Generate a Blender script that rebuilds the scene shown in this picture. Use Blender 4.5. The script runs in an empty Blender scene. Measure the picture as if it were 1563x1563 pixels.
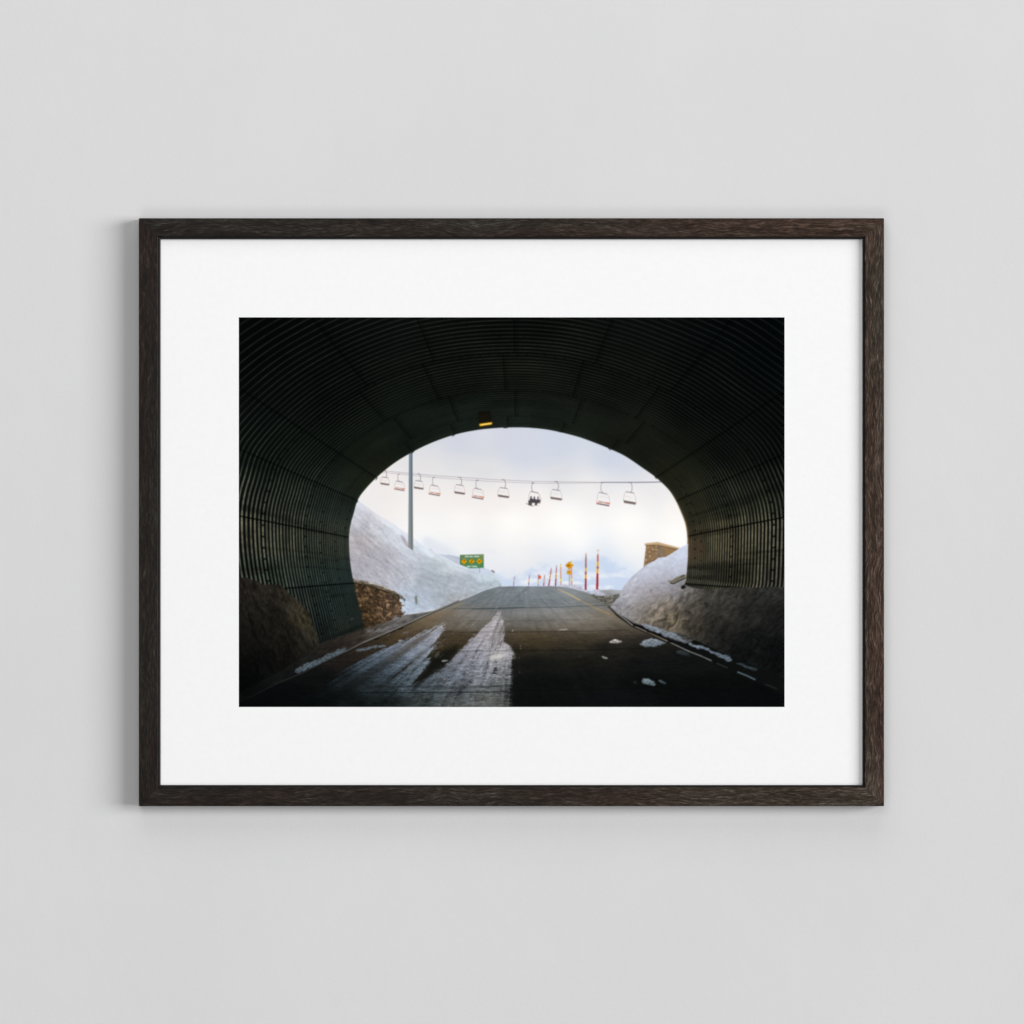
import bpy, bmesh, math, random
import numpy as np

# ---------------------------------------------------------------- camera, lights, exposure
S = 0.0005                                   # metres per unit of the layout below (units = photo pixels)
CX, CY = 781.5, 781.5
def wx(u): return (u-CX)*S                   # layout -> world, wall is the XZ plane, +Y points into the wall
def wz(v): return (CY-v)*S
DEPTH = 0.022                                # how far the frame stands off the wall

sc = bpy.context.scene
C = sc.collection
cam_d = bpy.data.cameras.new('camera'); cam = bpy.data.objects.new('camera', cam_d); C.objects.link(cam)
CAM_D = 6.0
cam.location = (0, -CAM_D-DEPTH, 0); cam.rotation_euler = (math.pi/2, 0, 0)
cam_d.sensor_width = 36; cam_d.lens = 36*CAM_D/(1563*S)
cam_d.clip_start = .05; cam_d.clip_end = 60
sc.camera = cam

world = bpy.data.worlds.new('World'); sc.world = world; world.use_nodes = True
wn = world.node_tree.nodes; wb = wn['Background']
wb.inputs[0].default_value = (1, 1, 1, 1); wb.inputs[1].default_value = 0.08

def area(name, loc, target, sx, sz, watts, col=(1, 1, 1)):
    l = bpy.data.lights.new(name, 'AREA'); l.shape = 'RECTANGLE'; l.size = sx; l.size_y = sz; l.energy = watts; l.color = col
    o = bpy.data.objects.new(name, l); C.objects.link(o); o.location = loc
    d = [target[i]-loc[i] for i in range(3)]
    from mathutils import Vector
    o.rotation_euler = Vector(d).to_track_quat('-Z', 'Y').to_euler()
    return o
# a wide bright window wall far to the right throws the soft shadow to the left; added fill lamps lift the rest
A_ = math.radians(46); KD = 16.0
key = area('window_light', (KD*math.sin(A_), -KD*math.cos(A_), 1.2), (0, 0, 0), 10.8, 5.6, 2230)
fill_top = area('top_fill_lamp', (-.1, -1.8, 2.2), (0, 0, 0), 2.4, 1.7, 17)  # added unseen lamp, grades the wall paler towards the top
fill_up = area('upper_fill_lamp', (-.5, -5., .95), (0, 0, 0), 1.8, 1.8, 50)  # added front fill, lifts the shadow beside the frame
fill_dn = area('lower_fill_lamp', (-.5, -5., -1.8), (0, 0, 0), 2.4, 1.2, 37)  # added fill from below, weakens the shade under the frame

vs = sc.view_settings
vs.view_transform = 'Standard'; vs.look = 'None'; vs.exposure = 0; vs.gamma = 1; vs.use_curve_mapping = False
sc.render.engine = 'CYCLES'

# ---------------------------------------------------------------- helpers
def mesh_obj(name, bm, mat, parent=None, smooth=False):
    me = bpy.data.meshes.new(name); bm.to_mesh(me); bm.free()
    if smooth:
        for p in me.polygons: p.use_smooth = True
    me.materials.append(mat)
    o = bpy.data.objects.new(name, me); C.objects.link(o)
    if parent: o.parent = parent
    return o

def new_mat(name):
    m = bpy.data.materials.new(name); m.use_nodes = True
    nt = m.node_tree; b = nt.nodes['Principled BSDF']
    return m, nt, b

def N(nt, t, **kw):
    n = nt.nodes.new(t)
    for k, v in kw.items():
        if k in n.inputs: n.inputs[k].default_value = v
        else: setattr(n, k, v)
    return n

def ramp(nt, pts):
    r = nt.nodes.new('ShaderNodeValToRGB'); e = r.color_ramp.elements
    while len(e) < len(pts): e.new(.5)
    for i, (p, c) in enumerate(pts):
        e[i].position = p; e[i].color = (*c, 1) if len(c) == 3 else c
    return r

# ---------------------------------------------------------------- materials
def mat_wall():
    m, nt, b = new_mat('wall_paint'); L = nt.links.new
    tc = N(nt, 'ShaderNodeTexCoord')
    n1 = N(nt, 'ShaderNodeTexNoise', Scale=5., Detail=4., Roughness=.6); L(tc.outputs['Object'], n1.inputs['Vector'])
    n2 = N(nt, 'ShaderNodeTexNoise', Scale=420., Detail=3., Roughness=.6); L(tc.outputs['Object'], n2.inputs['Vector'])
    n3 = N(nt, 'ShaderNodeTexNoise', Scale=55., Detail=3., Roughness=.5); L(tc.outputs['Object'], n3.inputs['Vector'])
    r = ramp(nt, [(.3, (.645, .645, .647)), (.7, (.668, .668, .669))]); L(n1.outputs[0], r.inputs[0]); L(r.outputs[0], b.inputs['Base Color'])
    add = N(nt, 'ShaderNodeMath', operation='MULTIPLY_ADD'); add.inputs[1].default_value = 2.2
    L(n3.outputs[0], add.inputs[0]); L(n2.outputs[0], add.inputs[2])
    bp = N(nt, 'ShaderNodeBump', Strength=.16, Distance=.0006); L(add.outputs[0], bp.inputs['Height']); L(bp.outputs[0], b.inputs['Normal'])
    b.inputs['Roughness'].default_value = .95; b.inputs['Specular IOR Level'].default_value = .05
    return m

def mat_paper():
    m, nt, b = new_mat('mount_board'); L = nt.links.new
    tc = N(nt, 'ShaderNodeTexCoord')
    n = N(nt, 'ShaderNodeTexNoise', Scale=900., Detail=3.); L(tc.outputs['Object'], n.inputs['Vector'])
    bp = N(nt, 'ShaderNodeBump', Strength=.06, Distance=.0002); L(n.outputs[0], bp.inputs['Height']); L(bp.outputs[0], b.inputs['Normal'])
    n2 = N(nt, 'ShaderNodeTexNoise', Scale=300., Detail=4.); L(tc.outputs['Object'], n2.inputs['Vector'])
    r = ramp(nt, [(.3, (.868, .868, .870)), (.7, (.885, .885, .886))]); L(n2.outputs[0], r.inputs[0]); L(r.outputs[0], b.inputs['Base Color'])
    b.inputs['Roughness'].default_value = .9; b.inputs['Specular IOR Level'].default_value = .0
    return m

def mat_wood(name, axis, seed):
    """dark stained oak; grain runs along `axis` (0 = x, 2 = z)"""
    m, nt, b = new_mat(name); L = nt.links.new
    tc = N(nt, 'ShaderNodeTexCoord')
    mp = N(nt, 'ShaderNodeMapping'); L(tc.outputs['Object'], mp.inputs['Vector'])
    mp.inputs['Location'].default_value = (seed*1.7, seed*.6, seed*2.3)
    # wavy distortion so that the grain wanders
    wv = N(nt, 'ShaderNodeTexNoise', Scale=16., Detail=3.); L(mp.outputs[0], wv.inputs['Vector'])
    sub = N(nt, 'ShaderNodeVectorMath', operation='SUBTRACT'); L(wv.outputs['Color'], sub.inputs[0]); sub.inputs[1].default_value = (.5, .5, .5)
    scl = N(nt, 'ShaderNodeVectorMath', operation='SCALE'); L(sub.outputs[0], scl.inputs[0]); scl.inputs['Scale'].default_value = .016
    ad = N(nt, 'ShaderNodeVectorMath', operation='ADD'); L(mp.outputs[0], ad.inputs[0]); L(scl.outputs[0], ad.inputs[1])
    def grain(sl, sc_, det, rough=.6):
        g = N(nt, 'ShaderNodeMapping'); L(ad.outputs[0], g.inputs['Vector'])
        v = [sc_, sc_*.5, sc_]; v[axis] = sl; g.inputs['Scale'].default_value = v
        t = N(nt, 'ShaderNodeTexNoise', Scale=1., Detail=det, Roughness=rough); L(g.outputs[0], t.inputs['Vector']); return t
    a = grain(100, 900, 5, .72); f = grain(180, 1900, 3, .65); big = grain(16, 190, 3, .55); tone = grain(4, 40, 2, .5)
    r1 = ramp(nt, [(.30, (.0080, .0056, .0036)), (.46, (.0185, .0128, .0088)), (.58, (.038, .030, .0245)), (.72, (.100, .090, .083))]); L(a.outputs[0], r1.inputs[0])
    r2 = ramp(nt, [(.35, (.42, .38, .36)), (.65, (1.3, 1.32, 1.34))]); L(f.outputs[0], r2.inputs[0])
    r3 = ramp(nt, [(.33, (.62, .54, .50)), (.5, (.95, .92, .88)), (.68, (1.25, 1.3, 1.34))]); L(big.outputs[0], r3.inputs[0])
    r4 = ramp(nt, [(.38, (1.08, .86, .80)), (.62, (.92, 1.0, .98))]); L(tone.outputs[0], r4.inputs[0])
    # light from the right put into the colour: boards paler towards that side
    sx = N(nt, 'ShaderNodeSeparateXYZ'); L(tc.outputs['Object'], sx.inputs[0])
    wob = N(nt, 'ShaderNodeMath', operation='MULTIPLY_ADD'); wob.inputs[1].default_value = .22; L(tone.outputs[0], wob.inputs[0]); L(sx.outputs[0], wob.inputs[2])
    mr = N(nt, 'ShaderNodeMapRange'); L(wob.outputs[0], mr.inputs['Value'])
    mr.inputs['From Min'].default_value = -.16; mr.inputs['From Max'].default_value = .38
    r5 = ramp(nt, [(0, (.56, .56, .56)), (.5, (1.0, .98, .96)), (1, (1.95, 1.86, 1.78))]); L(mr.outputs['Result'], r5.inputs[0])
    last = r1.outputs[0]
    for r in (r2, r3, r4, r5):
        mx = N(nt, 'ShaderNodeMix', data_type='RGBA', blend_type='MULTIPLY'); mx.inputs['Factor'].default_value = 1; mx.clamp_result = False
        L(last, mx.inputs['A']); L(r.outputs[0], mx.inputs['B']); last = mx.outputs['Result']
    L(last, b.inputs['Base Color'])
    bp = N(nt, 'ShaderNodeBump', Strength=.55, Distance=.0004); L(a.outputs[0], bp.inputs['Height']); L(bp.outputs[0], b.inputs['Normal'])
    b.inputs['Roughness'].default_value = .42; b.inputs['Specular IOR Level'].default_value = .10
    return m

def mat_plain(name, col, rough, spec=.3, noise=.0):
    m, nt, b = new_mat(name); L = nt.links.new
    tc = N(nt, 'ShaderNodeTexCoord'); n = N(nt, 'ShaderNodeTexNoise', Scale=140., Detail=3.); L(tc.outputs['Object'], n.inputs['Vector'])
    r = ramp(nt, [(.3, tuple(c*(1-noise) for c in col)), (.7, tuple(c*(1+noise) for c in col))]); L(n.outputs[0], r.inputs[0]); L(r.outputs[0], b.inputs['Base Color'])
    b.inputs['Roughness'].default_value = rough; b.inputs['Specular IOR Level'].default_value = spec
    return m

PRINT_GAIN = .955
def mat_print():
    m, nt, b = new_mat('printed_paper'); L = nt.links.new
    at = N(nt, 'ShaderNodeAttribute', attribute_name='ink')
    L(at.outputs['Color'], b.inputs['Base Color'])
    b.inputs['Roughness'].default_value = .85; b.inputs['Specular IOR Level'].default_value = .0
    return m

# ---------------------------------------------------------------- the print
# The picture inside the frame is a flat printed sheet. It is drawn here from plain
# shapes and procedural noise into a colour attribute of the sheet's own mesh.
# All coordinates are in units of half a millimetre on the sheet.
PX0, PY0, PX1, PY1 = 364.0, 484.0, 1198.0, 1079.5
SS = 3
GW, GH = 834, 595
AW, AH = GW*SS, GH*SS
F = np.float32
_x = (PX0 + (np.arange(AW, dtype=F)+.5)*((PX1-PX0)/AW)).astype(F)
_y = (PY0 + (np.arange(AH, dtype=F)+.5)*((PY1-PY0)/AH)).astype(F)
SXP, SYP = AW/(PX1-PX0), AH/(PY1-PY0)
ART = np.zeros((AH, AW, 3), dtype=F)
_rng = np.random.default_rng(7)
_TAB = _rng.random((256, 256), dtype=F)

def win(x0, y0, x1, y1):
    """index window (clipped) and its coordinate grids"""
    i0 = max(0, int((x0-PX0)*SXP)-1); i1 = min(AW, int((x1-PX0)*SXP)+2)
    j0 = max(0, int((y0-PY0)*SYP)-1); j1 = min(AH, int((y1-PY0)*SYP)+2)
    if i1 <= i0 or j1 <= j0: return None
    X, Y = np.meshgrid(_x[i0:i1], _y[j0:j1])
    return (slice(j0, j1), slice(i0, i1)), X, Y

def vnoise(u, v, seed=0):
    u = u + F(seed*17.31); v = v + F(seed*9.73)
    iu = np.floor(u); iv = np.floor(v); fu = (u-iu).astype(F); fv = (v-iv).astype(F)
    fu = fu*fu*(3-2*fu); fv = fv*fv*(3-2*fv)
    a = iu.astype(np.int32) & 255; b = iv.astype(np.int32) & 255
    a1 = (a+1) & 255; b1 = (b+1) & 255
    n0 = _TAB[b, a]*(1-fu) + _TAB[b, a1]*fu
    n1 = _TAB[b1, a]*(1-fu) + _TAB[b1, a1]*fu
    return n0*(1-fv) + n1*fv

def fbm(u, v, seed=0, octs=4, gain=.5):
    s = 0; a = 1.; t = 0.
    for o in range(octs):
        s = s + a*vnoise(u*(2**o), v*(2**o), seed+o*3.7); t += a; a *= gain
    return (s/t).astype(F)

def sstep(a, b, x):
    t = np.clip((x-a)/(b-a), 0, 1); return (t*t*(3-2*t)).astype(F)

def blur(m, r, it=2):
    """separable box blur, r in sheet units"""
    k = max(1, int(round(r*SS)))
    for _ in range(it):
        for ax in (0, 1):
            n = m.shape[ax]
            pad = [(0, 0), (0, 0)]; pad[ax] = (k+1, k)
            c = np.cumsum(np.pad(m, pad, mode='edge'), axis=ax, dtype=np.float64)
            if ax == 0: m = ((c[2*k+1:2*k+1+n] - c[:n])/(2*k+1)).astype(F)
            else: m = ((c[:, 2*k+1:2*k+1+n] - c[:, :n])/(2*k+1)).astype(F)
    return m

def pmask(P, X, Y):
    m = np.zeros(X.shape, dtype=bool)
    yy = Y[:, 0]; n = len(P)
    for i in range(n):
        (xa, ya), (xb, yb) = P[i], P[(i+1) % n]
        if ya == yb: continue
        lo, hi = (ya, yb) if ya < yb else (yb, ya)
        r = np.nonzero((yy >= lo) & (yy < hi))[0]
        if len(r) == 0: continue
        xi = xa + (yy[r]-ya)*(xb-xa)/(yb-ya)
        m[r] ^= X[r] < xi[:, None]
    return m.astype(F)

def put(sl, m, col, op=1.):
    m = (m*op)[..., None].astype(F)
    c = np.asarray(col, dtype=F)
    if c.ndim == 2: c = c[..., None]
    ART[sl] = ART[sl]*(1-m) + c*m

def poly(P, col, soft=0., op=1.):
    xs = [p[0] for p in P]; ys = [p[1] for p in P]
    g = win(min(xs)-soft*3-1, min(ys)-soft*3-1, max(xs)+soft*3+1, max(ys)+soft*3+1)
    if g is None: return
    sl, X, Y = g
    m = pmask(P, X, Y)
    if soft > 0: m = blur(m, soft)
    put(sl, m, col, op)

def smooth(P, closed=False, n=6):
    out = []; N = len(P); P = [np.array(p, float) for p in P]
    rng = range(N if closed else N-1)
    for i in rng:
        p0 = P[(i-1) % N] if closed or i > 0 else P[0]
        p1 = P[i]; p2 = P[(i+1) % N]
        p3 = P[(i+2) % N] if closed or i+2 < N else P[-1]
        for k in range(n):
            t = k/n
            out.append(tuple(.5*((2*p1)+(-p0+p2)*t+(2*p0-5*p1+4*p2-p3)*t*t+(-p0+3*p1-3*p2+p3)*t**3)))
    if not closed: out.append(tuple(P[-1]))
    return out

def stroke(P, w, col, op=1., w2=None, soft=.35, col2=None):
    xs = [p[0] for p in P]; ys = [p[1] for p in P]; W = max(w, w2 or w)
    g = win(min(xs)-W-1, min(ys)-W-1, max(xs)+W+1, max(ys)+W+1)
    if g is None: return
    sl, X, Y = g
    best = np.full(X.shape, -9., dtype=F); n = len(P)-1; T = np.zeros(X.shape, dtype=F)
    for i in range(n):
        (xa, ya), (xb, yb) = P[i], P[i+1]
        dx, dy = xb-xa, yb-ya; L = dx*dx+dy*dy+1e-9
        t = np.clip(((X-xa)*dx+(Y-ya)*dy)/L, 0, 1)
        d = np.sqrt((X-xa-t*dx)**2+(Y-ya-t*dy)**2)
        tt = (i+t)/n
        ww = w if w2 is None else w+(w2-w)*tt
        s = ww*.5-d
        T = np.where(s > best, tt, T); best = np.maximum(best, s)
    m = np.clip(best/soft+.5, 0, 1)
    if col2 is not None:
        c = np.asarray(col, dtype=F)*(1-T[..., None])+np.asarray(col2, dtype=F)*T[..., None]
    else: c = col
    put(sl, m, c, op)

def field(samples, X, Y, p=4.4, step=12, eps=220., ax=1.):
    """smooth colour field through scattered samples (x, y, r, g, b)"""
    xs = X[0, ::step]; ys = Y[::step, 0]
    xs = np.append(xs, X[0, -1]); ys = np.append(ys, Y[-1, 0])
    gx, gy = np.meshgrid(xs, ys); num = np.zeros(gx.shape+(3,)); den = np.zeros(gx.shape)
    for s in samples:
        w = 1./((ax*(gx-s[0]))**2+(gy-s[1])**2+eps)**(p/2)
        num += w[..., None]*np.array(s[2:5], float); den += w
    g = num/den[..., None]
    ix = np.interp(X[0], xs, np.arange(len(xs))); iy = np.interp(Y[:, 0], ys, np.arange(len(ys)))
    a = np.minimum(ix.astype(int), len(xs)-2); fa = (ix-a)[None, :, None]
    b = np.minimum(iy.astype(int), len(ys)-2); fb = (iy-b)[:, None, None]
    r = g[b][:, a]*(1-fa)+g[b][:, a+1]*fa
    q = g[b+1][:, a]*(1-fa)+g[b+1][:, a+1]*fa
    return (r*(1-fb)+q*fb).astype(F)

def rot(X, Y, deg, su, sv, ox=0, oy=0):
    a = math.radians(deg); c, s = math.cos(a), math.sin(a)
    return ((X-ox)*c+(Y-oy)*s)/su, (-(X-ox)*s+(Y-oy)*c)/sv

VPX, VPY = 790., 870.
OUTLINE = [(557, 959), (540.5, 890), (534.5, 855), (533, 820), (535.5, 800), (540, 784), (546, 764), (556, 749), (575, 729),
           (602, 707), (631, 689.5), (659, 676), (693, 664), (726, 657), (755, 653.8), (787, 652.6), (812, 653.5), (841, 657),
           (879, 666), (905, 675), (931, 685.5), (955, 697), (983, 716), (1001, 729), (1020, 747), (1031, 764),
           (1040, 784), (1046, 801), (1048.4, 818), (1048.6, 832), (1047.2, 876), (1045, 891), (1034, 930), (1023, 960)]
_o = smooth(OUTLINE, n=5)
_th = np.array([math.degrees(math.atan2(p[0]-VPX, VPY-p[1])) for p in _o])
_ra = np.array([math.hypot(p[0]-VPX, p[1]-VPY) for p in _o])

def paint_sky():
    sl, X, Y = win(500, 640, 1080, 940)
    S = [(640, 690, 219, 221, 226), (700, 670, 214, 216, 225), (787, 660, 212, 215, 225), (850, 680, 209, 216, 227), (930, 700, 205, 213, 225),
         (800, 700, 209, 214, 226), (960, 720, 209, 214, 225), (640, 715, 230, 227, 226), (740, 718, 222, 222, 224), (850, 722, 218, 219, 223),
         (700, 700, 217, 219, 224), (590, 750, 242, 236, 233), (640, 760, 243, 239, 236), (700, 760, 243, 236, 233), (760, 760, 243, 236, 232),
         (820, 765, 245, 240, 237), (900, 745, 238, 235, 234), (960, 750, 246, 241, 237), (1010, 745, 232, 230, 232), (1030, 770, 247, 243, 240),
         (560, 770, 240, 237, 237), (640, 800, 244, 242, 240), (700, 800, 245, 243, 242), (780, 800, 247, 245, 243), (860, 800, 248, 247, 246),
         (960, 800, 249, 249, 249), (1030, 820, 250, 249, 248), (650, 825, 236, 238, 243), (680, 840, 238, 239, 241), (780, 840, 247, 246, 245),
         (880, 830, 249, 249, 248), (960, 840, 250, 248, 245), (760, 870, 236, 236, 240), (800, 860, 243, 240, 238), (1000, 870, 245, 240, 235),
         (760, 890, 214, 224, 238), (800, 888, 214, 223, 236), (840, 888, 208, 220, 237), (890, 885, 201, 216, 240), (930, 890, 196, 214, 240),
         (860, 860, 230, 234, 241), (920, 860, 220, 229, 242), (950, 880, 208, 222, 242)]
    S = [q if q[1] < 780 or q[1] > 835 else (q[0], q[1], min(q[2]+9, 255), min(q[3]+9, 254), min(q[4]+7, 251)) for q in S]
    c = field(S, X, Y, p=3.4, eps=700.)
    n = fbm(X/60, Y/26, 2, 4)-.5
    hi = sstep(716, 690, Y-.12*(X-780)+(fbm(X/30, Y/12, 4, 3)-.5)*20)
    c = c-hi[..., None]*np.array([5, 4, 1], dtype=F)
    gl = np.exp(-((X-880)/150)**2-((Y-795)/42)**2); c = c+gl[..., None]*np.array([7, 6, 4], dtype=F)
    c += (n*6)[..., None]*np.array([1, .8, .5], dtype=F)
    ART[sl] = c
    # broken cloud bank low over the road
    sl, X, Y = win(640, 820, 1000, 905)
    n = fbm(X/26, Y/15, 5, 5, .55); ed = fbm(X/9, Y/8, 9, 3)
    edge = np.interp(X[0], [640, 700, 745, 775, 800, 830, 850, 880, 920, 940, 965, 1000],
                     [900, 900, 868, 876, 874, 859, 868, 852, 848, 858, 874, 900]).astype(F)[None, :]
    m = sstep(-4, 9, Y-edge+(ed-.5)*16)*sstep(.25, .75, n+.12)
    put(sl, m, (200, 215, 238), .85)
    n2 = fbm(X/22, Y/9, 21, 4)
    put(sl, sstep(.5, .72, n2)*sstep(858, 880, Y), (236, 239, 245), .85)
    n3 = fbm(X/30, Y/12, 33, 4)
    put(sl, sstep(.56, .72, n3)*sstep(835, 850, Y)*sstep(885, 868, Y)*sstep(860, 800, X), (222, 227, 236), .55)
    poly(smooth([(650, 818), (668, 827), (690, 838), (700, 850), (660, 850), (645, 832)], True), (222, 228, 238), 4, .75)

def chair(hx, hy, s, kind, sy=1.):
    k = .096*s
    T = lambda pts: [(hx+a*k, hy+b*k*sy) for a, b in pts]
    grey, dark = (142, 132, 138), (116, 108, 114)
    fine = (203, 192, 192)
    if kind == 'A':
        stroke(T([(-14, -1), (22, -1)]), .9*s, dark)
        stroke(T(smooth([(0, 0), (-14, 20), (-18, 60), (-13, 108), (14, 130)])), .8, (150, 136, 146), .9)
        stroke(T(smooth([(-40, 125), (-62, 155), (-80, 258)])), .7, fine)
        stroke(T(smooth([(65, 145), (95, 182), (108, 276)])), .75, fine)
        stroke(T([(-42, 124), (66, 146)]), 1.1, grey)
        stroke(T([(-28, 178), (20, 176), (60, 196), (92, 186)]), .5, (205, 196, 196), .8)
        stroke(T([(-55, 150), (-68, 250)]), .5, (222, 214, 212), .7)
        poly(T([(-56, 236), (-4, 243), (-4, 259), (-56, 252)]), (214, 124, 98))
        poly(T([(-4, 243), (48, 251), (48, 267), (-4, 259)]), (186, 170, 180))
        poly(T([(46, 250), (110, 261), (108, 279), (46, 267)]), (216, 112, 82))
        poly(T([(-84, 252), (-55, 262), (103, 288), (98, 308), (60, 300), (-78, 276)]), (126, 110, 108))
        poly(T([(-84, 252), (-60, 258), (-56, 266), (-80, 266)]), (196, 120, 96))
    else:
        stroke(T([(-36, -4), (-4, -4), (10, 6)]), .95*s, (104, 98, 108))
        stroke(T(smooth([(0, 0), (14, 25), (21, 65), (16, 105), (4, 120)])), .9, (146, 132, 142), .95)
        stroke(T(smooth([(-65, 118), (-92, 152), (-105, 238)])), .7, fine)
        stroke(T(smooth([(45, 135), (66, 185), (79, 258)])), .75, fine)
        stroke(T([(-66, 118), (46, 136)]), 1.15, grey)
        stroke(T([(-106, 172), (-60, 178), (22, 196)]), .55, (200, 190, 190), .8)
        poly(T([(-106, 228), (80, 258), (70, 290), (40, 284), (-94, 266)]), (132, 116, 112))
        poly(T([(-104, 232), (60, 260), (50, 268), (-96, 242)]), (104, 91, 90))

def paint_lift():
    up = [(584, 718.4), (624.7, 722.6), (662, 725.8), (702.5, 728.6), (740, 731.2), (769.5, 732.8), (810, 734.5), (850, 735.4), (917, 736.4), (965, 736.4), (1014, 735.6)]
    lo = [(580, 720.6), (608.4, 723.5), (662, 728.6), (720, 733.1), (770, 735.8), (813.7, 737.4), (860, 737.5), (917, 736.9), (965, 736.6)]
    stroke(smooth(up[:9]), .75, (158, 150, 156), .85, soft=.5)
    stroke(smooth(lo[:8]), .7, (170, 158, 164), .85, soft=.5)
    stroke(smooth(up[8:]), 1.25, (112, 112, 130), .9, w2=1.5, soft=.5)
    for a in [(588.6, 719, .8, 'B'), (608.8, 723.8, .88, 'A'), (640.3, 723.7, .86, 'B'), (662, 728.8, .97, 'A'), (702.8, 728.9, .95, 'B'),
              (728.2, 733.3, 1., 'A'), (769.7, 732.8, 1., 'B'), (850.2, 735.5, 1.03, 'B'), (919, 736.8, 1.12, 'A', 1.1), (962.5, 736.7, 1.1, 'B', 1.11)]:
        chair(*a)
    # the chair that carries three riders
    hx, hy = 813.5, 737.3; k = .096
    T = lambda pts: [(710+a*k, 700+b*k) for a, b in pts]
    stroke(T(smooth([(1078, 388), (1063, 412), (1058, 470), (1070, 518), (1095, 532)])), .85, (150, 136, 146))
    stroke(T([(1058, 387), (1098, 388)]), 1., (98, 92, 100))
    stroke(T([(1040, 523), (1158, 546)]), 1.1, (126, 118, 124))
    stroke(T(smooth([(1040, 523), (1016, 570), (1008, 680)])), .7, (186, 176, 178))
    stroke(T(smooth([(1158, 546), (1184, 590), (1200, 690)])), .75, (170, 160, 164))
    D = (74, 70, 74)
    for cx, cy, c in [(1046, 612, D), (1100, 616, (82, 84, 92)), (1157, 616, (146, 110, 112))]:
        poly([(710+(cx+13*math.cos(t*.5236))*k, 700+(cy+15*math.sin(t*.5236))*k) for t in range(12)], c)
    poly(T([(1034, 628), (1062, 626), (1080, 650), (1092, 632), (1112, 630), (1124, 655), (1142, 650), (1150, 628), (1166, 632), (1180, 655), (1198, 668), (1196, 690), (1160, 712), (1000, 696), (1004, 678), (1020, 664)]), D, .25)
    poly(T([(1142, 636), (1160, 626), (1168, 650), (1150, 658)]), (168, 136, 134), .2)
    poly(T([(1008, 690), (1064, 698), (1060, 745), (1040, 752), (1000, 735)]), (88, 80, 78), .2)
    poly(T([(1110, 700), (1148, 706), (1140, 748), (1104, 745)]), (86, 78, 78), .2)
    poly(T([(1170, 700), (1196, 700), (1190, 720), (1174, 716)]), (160, 128, 130), .2)
    stroke(T([(968, 712), (1000, 728), (1050, 750), (1090, 754)]), .8, (120, 108, 104))
    stroke(T([(1130, 745), (1180, 756)]), .5, (205, 175, 172))
    stroke(T([(1170, 640), (1212, 630), (1200, 690)]), .5, (196, 184, 184))

def snowtex(X, Y, deg, amp, seed, su=16, sv=1.6):
    u, v = rot(X, Y, deg, su, sv)
    n = fbm(u, v, seed, 4, .62)-.5
    u, v = rot(X, Y, deg+9, su*.35, sv*.7)
    n2 = fbm(u, v, seed+11, 3, .6)-.5
    b = fbm(X/26, Y/20, seed+23, 3)-.5
    return ((n*1.1+n2*.8+b*.6)*amp)[..., None]

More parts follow.
